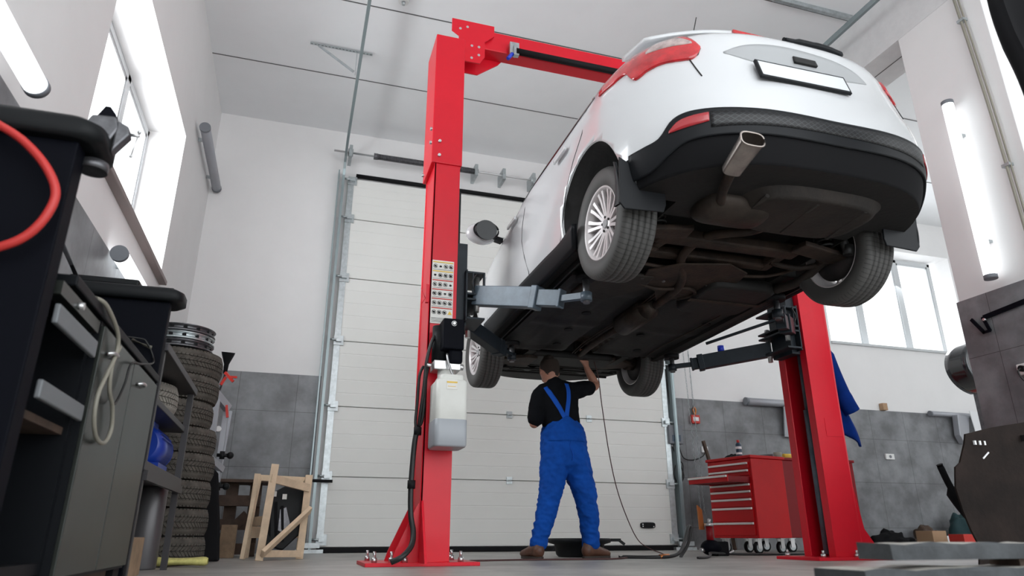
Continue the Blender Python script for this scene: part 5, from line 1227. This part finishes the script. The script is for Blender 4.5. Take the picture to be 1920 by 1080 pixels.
pr = MB().bar((4.95,7.75,1.12),(5.20,7.7,.0),.03,.04,up=(0,1,0)).bar((5.20,7.7,.0),(5.22,7.7,FL+.002),.03,.04,up=(0,1,0)); o = pr.build('pry_bar','wood_old'); tag(o,'long dark bar leaning on the tiles behind the red trolley','bar')
# notice papers hanging from the tile edge
pp = thing('wall_calendar', 'grey clipboard calendar with white page behind the right lift post', 'calendar', (6.55,7.9,1.3))
MB().prism([(0,0),(.34,-.02),(.34,.42),(.0,.40)],.02,(6.33,7.93,1.25),(1,0,0),(0,-.15,1)).build('back_board','wall_steel',pp)
MB().prism([(0,0),(.24,0),(.22,.36),(-.02,.36)],.006,(6.42,7.89,1.34),(1,0,0),(0,-.05,1)).build('page','paper',pp)
MB().prism([(0,0),(.26,0),(.26,.07),(.0,.05)],.008,(6.42,7.88,1.26),(1,0,0),(0,-.05,1)).build('blue_edge','paper_blue',pp)
for k in range(3): MB().box(6.47+k*.06,6.495+k*.06,7.865,7.87,1.58,1.60).build('date_mark','sticker_red' if k==1 else 'ink',pp)
pp = thing('paper_holder', 'white papers in a grey holder on the tiles far right', 'papers', (9.7,7.85,1.35))
MB().prism([(0,0),(.10,.0),(.18,.40),(-.04,.42),(-.06,.12)],.10,(9.40,7.93,1.26),(1,0,0),(0,-.05,1)).build('holder','wall_steel',pp,bevel=.01)
MB().prism([(0,0),(.36,-.03),(.30,.34),(-.12,.36)],.008,(9.62,7.80,1.36),(1,0,0),(0,-.2,1)).build('page','paper',pp)
o = MB().box(8.11,8.19,7.92,7.99,1.70,1.80).build('small_block','cardboard'); tag(o,'tiny brown block sitting on the tile edge','block')
# blue jacket hanging behind the right post
def jk_(u, v, d=0):
    x = 4.10+.42*v+.10*(u-.5)*2*(.25+v)+.04*math.sin(u*9+v*4); z = 1.62-.95*v-.06*math.sin(u*7); y = 4.93+.05*math.sin(u*11+v*3)+.08*u
    return Vector((x,y+d,z))
def jk2(u, v, d=0):
    w0 = .05+.15*v+.015*math.sin(v*9); x = 4.42+.17*v+w0*(2*u-1)+.015*math.sin(v*13+u*2); y = 4.95+.03*math.sin(u*12+v*2)+.03*u; z = 1.95-1.18*v+.04*math.sin(u*5)*v
    if v > .8: z += .10*(1-u)*(v-.8)/.2
    return Vector((x,y+d,z))
m = MB().grid(lambda u,v: jk2(u,v), 24, 30).grid(lambda u,v: jk2(u,v,.02), 24, 30)
for uu in (0,1): m.grid(lambda u,v: jk2(uu,u,.02*v), 30, 1)
for vv in (0,1): m.grid(lambda u,v: jk2(u,vv,.02*v), 24, 1)
jt = thing('work_jacket', 'dark blue work jacket hanging behind the right red post', 'jacket', (4.32,4.9,.8))
m.build('jacket_body','jacket_blue',jt)
sl = MB().tube(smoothpath([(4.46,4.93,1.72),(4.53,4.92,1.40),(4.62,4.92,1.14),(4.68,4.92,1.02)]),[.04]*4+[.065]*8+[.07]*7,10); sl.build('jacket_sleeve','jacket_blue',jt)
MB().tube([(4.12,4.80,1.94),(4.36,4.96,1.95)],.008,6).build('hanger_hook','steel',jt)
# clutter along the back wall at right
def lump(name, label, cat, c, sx, sy, sz, mt, sd, n=.35):
    m = MB(); C0 = Vector(c)
    def f(u, v):
        a = 2*math.pi*u; b = math.pi/2*v; d = Vector((math.cos(a)*math.cos(b), math.sin(a)*math.cos(b), math.sin(b)))
        k = 1+n*noise.noise(d*1.8+Vector((sd,0,0)))+.5*n*noise.noise(d*5+Vector((sd,3,0))); return C0+Vector((d.x*sx*k,d.y*sy*k,d.z*sz*k))
    m.grid(f,40,18); o = m.build(name,mt); return tag(o,label,cat)
lump('cloth_heap','dark heap of cloths on the floor right of the lift post','heap',(7.50,7.6,FL),.34,.22,.20,'soft_black',1)
lump('cloth_heap','brownish dark heap of rags left of the teal bag','heap',(8.28,7.72,FL),.24,.16,.26,'wood_old',4)
lump('bag','dark teal bag slumped against the back wall','bag',(8.85,7.6,FL),.28,.25,.46,'bag_teal',7,.25)
lump('bag','small dark blue bag in front of the teal bag','bag',(8.75,7.05,FL),.2,.16,.27,'bag_blue',9,.25)
lump('bag','black strap bag leaning behind the rusty panel','bag',(9.45,7.6,FL),.24,.2,.40,'soft_black',12,.4)
o = MB().box(7.62,7.84,7.05,7.3,FL,FL+.22).build('cardboard_box','cardboard',bevel=.003); tag(o,'small brown cardboard box beside the cloth heap','box')
o = MB().box(7.90,8.12,7.1,7.3,FL,FL+.16).build('carton','paper',bevel=.003); tag(o,'small white and red carton right of the brown box','box')
MB().box(8.06,8.125,7.095,7.1,FL+.01,FL+.14).build('red_end','sticker_red',o)
o = MB().box(7.42,7.96,6.45,6.65,FL,FL+.18).build('carton','sticker_red',bevel=.003); tag(o,'flat red carton with a white mark in front of the bags','box')
MB().prism([(-.03,.05),(.03,.05),(0,-.05)],.004,(7.62,6.449,FL+.11),(1,0,0),(0,0,1)).build('white_mark','paper',o); MB().box(7.72,7.87,6.445,6.45,FL+.12,FL+.125).box(7.72,7.84,6.445,6.45,FL+.09,FL+.095).build('print_line','paper',o)
# rusty sheet
m = MB().prism([(-.03,0),(.60,0),(.75,.80),(.62,.815),(.46,.79),(.24,.755),(.065,.715),(.045,.66),(-.01,.555),(-.045,.53),(-.07,.42),(-.055,.30),(-.03,.20),(.02,.12),(.03,.0)][0:1]+[(1.5,0),(1.5,.86),(.62,.815),(.46,.79),(.24,.755),(.065,.715),(.045,.66),(-.01,.555),(-.045,.53),(-.07,.42),(-.055,.30),(-.03,.20),(.0,.12)],.012,(3.56,3.02,FL),(1,-.12,0),(0,0,1))
sh2 = m.build('rusty_steel_sheet','board_brown'); tag(sh2,'tall rust-brown steel sheet with cut slots standing at the right','sheet')
for k in range(3): MB().box(3.66+k*.035,3.672+k*.035,2.985,3.012,.475,.498).build('slot','paper',sh2)
for k in range(4): MB().bar((3.70+k*.06,2.99,.40),(3.745+k*.06,2.985,.435),.006,.008).build('slot','paper',sh2)
for k in range(6): MB().box(3.98+k*.05,3.987+k*.05,2.93,2.972,.50,.535).build('slot','gap',sh2)
o = MB().tube(smoothpath([(3.95,3.5,.42),(4.02,3.5,.25),(4.10,3.45,.08),(4.25,3.4,-.08),(4.3,3.35,FL+.05)]),[.02]*6+[.045]*8+[.07]*11,10).build('leather_apron_strap','soft_black'); tag(o,'black tapering strap hanging left of the rusty sheet','strap')
# near stone-grey beams stacked on the floor at right
def beam(label, x0, x1, y0, y1, z0, z1, sd):
    m = MB(); n = 30
    def f(u, v, face):
        x = x0+(x1-x0)*u; k = .006*noise.noise(Vector((u*9,v*3,sd)))
        return x, k
    sec = [(y0,z0),(y0,z1-.004),(y0+.006,z1),(y1,z1),(y1,z0)]
    vs = []
    for i in range(n+1):
        x = x0+(x1-x0)*i/n
        for j,(y,z) in enumerate(sec):
            k = .006*noise.noise(Vector((i*.5,j*2.1,sd))); vs.append((x,y+k,z+(k if z > (z0+z1)/2 else 0)))
    m._add(vs, [(i*5+j,i*5+(j+1)%5,(i+1)*5+(j+1)%5,(i+1)*5+j) for i in range(n) for j in range(5)], False)
    m._add(vs[:5], [(0,1,2,3,4)], False); m._add(vs[-5:], [(0,1,2,3,4)], False)
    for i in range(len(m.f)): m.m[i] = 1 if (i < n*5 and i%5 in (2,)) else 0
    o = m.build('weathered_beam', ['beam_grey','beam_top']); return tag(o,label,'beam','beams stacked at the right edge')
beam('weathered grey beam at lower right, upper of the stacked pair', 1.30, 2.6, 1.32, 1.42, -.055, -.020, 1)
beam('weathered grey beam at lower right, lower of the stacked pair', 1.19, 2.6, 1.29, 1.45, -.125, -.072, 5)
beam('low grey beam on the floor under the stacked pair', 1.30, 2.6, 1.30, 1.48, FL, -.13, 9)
for x in (1.7,2.3): 
    o = MB().box(x,x+.1,1.34,1.42,-.072,-.055).build('spacer_block','wood_old'); tag(o,'thin dark spacer between the stacked grey beams, %s' % ('left' if x<2 else 'right'),'spacer','spacers between the beams')
# dark car bumper hanging behind the pier (car in the next bay)
def bmp(u, v):
    a = R(-75+150*v); x = 6.02+.5*u**1.3; r_ = .26
    return Vector((6.26+.30*(1-math.cos(a))*1.2+.55*u, 5.0+.18*u, 1.60+.27*math.sin(a)+.10*u))
sc_ = thing('next_bay_car', 'dark grey corner of a raised car peeking from behind the pier', 'car', (6.3,5.1,1.3))
m = MB().grid(bmp,14,20).grid(lambda u,v: bmp(u,v)+Vector((0,.25,0)),14,20); m.grid(lambda u,v: bmp(0,u)+Vector((0,.25*v,0)),20,4); m.build('bumper_corner','dark_grey_car',sc_)
m = MB().grid(lambda u,v: bmp(.25+.75*u,.08+.84*v)+Vector((.06,-.01,0)),10,16); m.build('bumper_opening','gap',sc_)
MB().box(6.75,6.95,5.2,5.4,FL,1.55).build('support_stand','steel_dark',sc_)
# coat at the right edge of the frame
cl = thing('black_coat', 'out-of-focus black coat hanging at the upper right edge', 'coat', (2.7,1.6,1.55))
def ct_(u, v, d=0):
    x = 2.69+.5*u-.012*math.sin(v*6); z = 2.30-.62*v; y = 1.60+.05*math.sin(u*8)+d; x -= .02*math.sin(math.pi*v)*0; 
    if v > .55: x += (v-.55)*.10
    return Vector((x,y,z))
m = MB().grid(lambda u,v: ct_(u,v),20,24).grid(lambda u,v: ct_(u,v,.06),20,24)
for uu in (0,1): m.grid(lambda u,v: ct_(uu,u,.06*v),24,1)
for vv in (0,1): m.grid(lambda u,v: ct_(u,vv,.06*v),20,1)
m.build('coat_body','soft_black',cl)
MB().tube([(2.95,1.63,2.28),(2.95,1.63,4.92)],.006,6).build('hanging_cord','cable',cl)
# ---------------------------------------------------------------- floor: drain pan, cables
dp = thing('oil_drain_pan', 'black round oil pan on the floor behind the mechanic\'s right shoe', 'pan', (2.42,5.85,FL))
MB().lathe([(0,.0),(.18,.0),(.20,.02),(.215,.10),(.27,.115),(.275,.145),(.262,.15),(.255,.125),(.20,.11),(.0,.10)], (2.42,5.85,FL), (0,0,1), 48).build('pan','black_plastic',dp)
MB().bar((2.66,5.82,FL+.135),(2.78,5.78,FL+.135),.05,.025).bar((2.77,5.78,FL+.13),(2.81,5.77,FL+.10),.04,.02).build('pan_handle','black_plastic',dp)
o = MB().tube(smoothpath([(2.50,5.62,1.56),(2.56,5.62,1.37),(2.60,5.65,1.1),(2.68,5.72,.70),(2.80,5.85,.40),(2.93,5.95,.16),(3.08,6.05,-.04),(3.22,6.1,-.12),(3.34,6.05,FL+.01)]),.0045,6).build('lamp_cord','cable_brown'); tag(o,'thin dark cord hanging from the car beside the mechanic','cord')
o = MB().tube(smoothpath([(2.55,5.35,FL+.012),(2.80,5.2,FL+.012),(3.02,5.25,FL+.03),(3.18,5.4,FL+.12),(3.32,5.55,FL+.24),(3.36,5.58,FL+.22),(3.30,5.55,FL+.10),(3.2,5.5,FL+.012),(3.14,5.4,FL+.012)]),.014,8).build('air_hose','cable'); tag(o,'black air hose with brass coupling arching over the floor','hose')
MB().cyl((2.83,5.198,FL+.014),(2.92,5.215,FL+.02),.018,n=12).build('brass_coupling','copper',o)
o = MB().tube(smoothpath([(3.05,5.0,FL+.01),(3.2,5.1,FL+.01),(3.42,5.4,FL+.02),(3.55,5.58,FL+.03),(3.9,5.7,FL+.012),(4.4,5.6,FL+.012),(4.8,5.7,FL+.012)]),.010,8).build('floor_cable','cable'); tag(o,'black cable along the floor in front of the trolley wheels','cable')
o = MB().tube(smoothpath([(1.2,5.0,FL+.008),(1.7,5.1,FL+.008),(2.3,5.05,FL+.008),(2.6,5.3,FL+.008)]),.007,6).build('floor_cable','cable_brown'); tag(o,'thin brown cable on the floor near the mechanic\'s feet','cable')
for o in sc.objects:
    if '_o' in o: del o['_o']
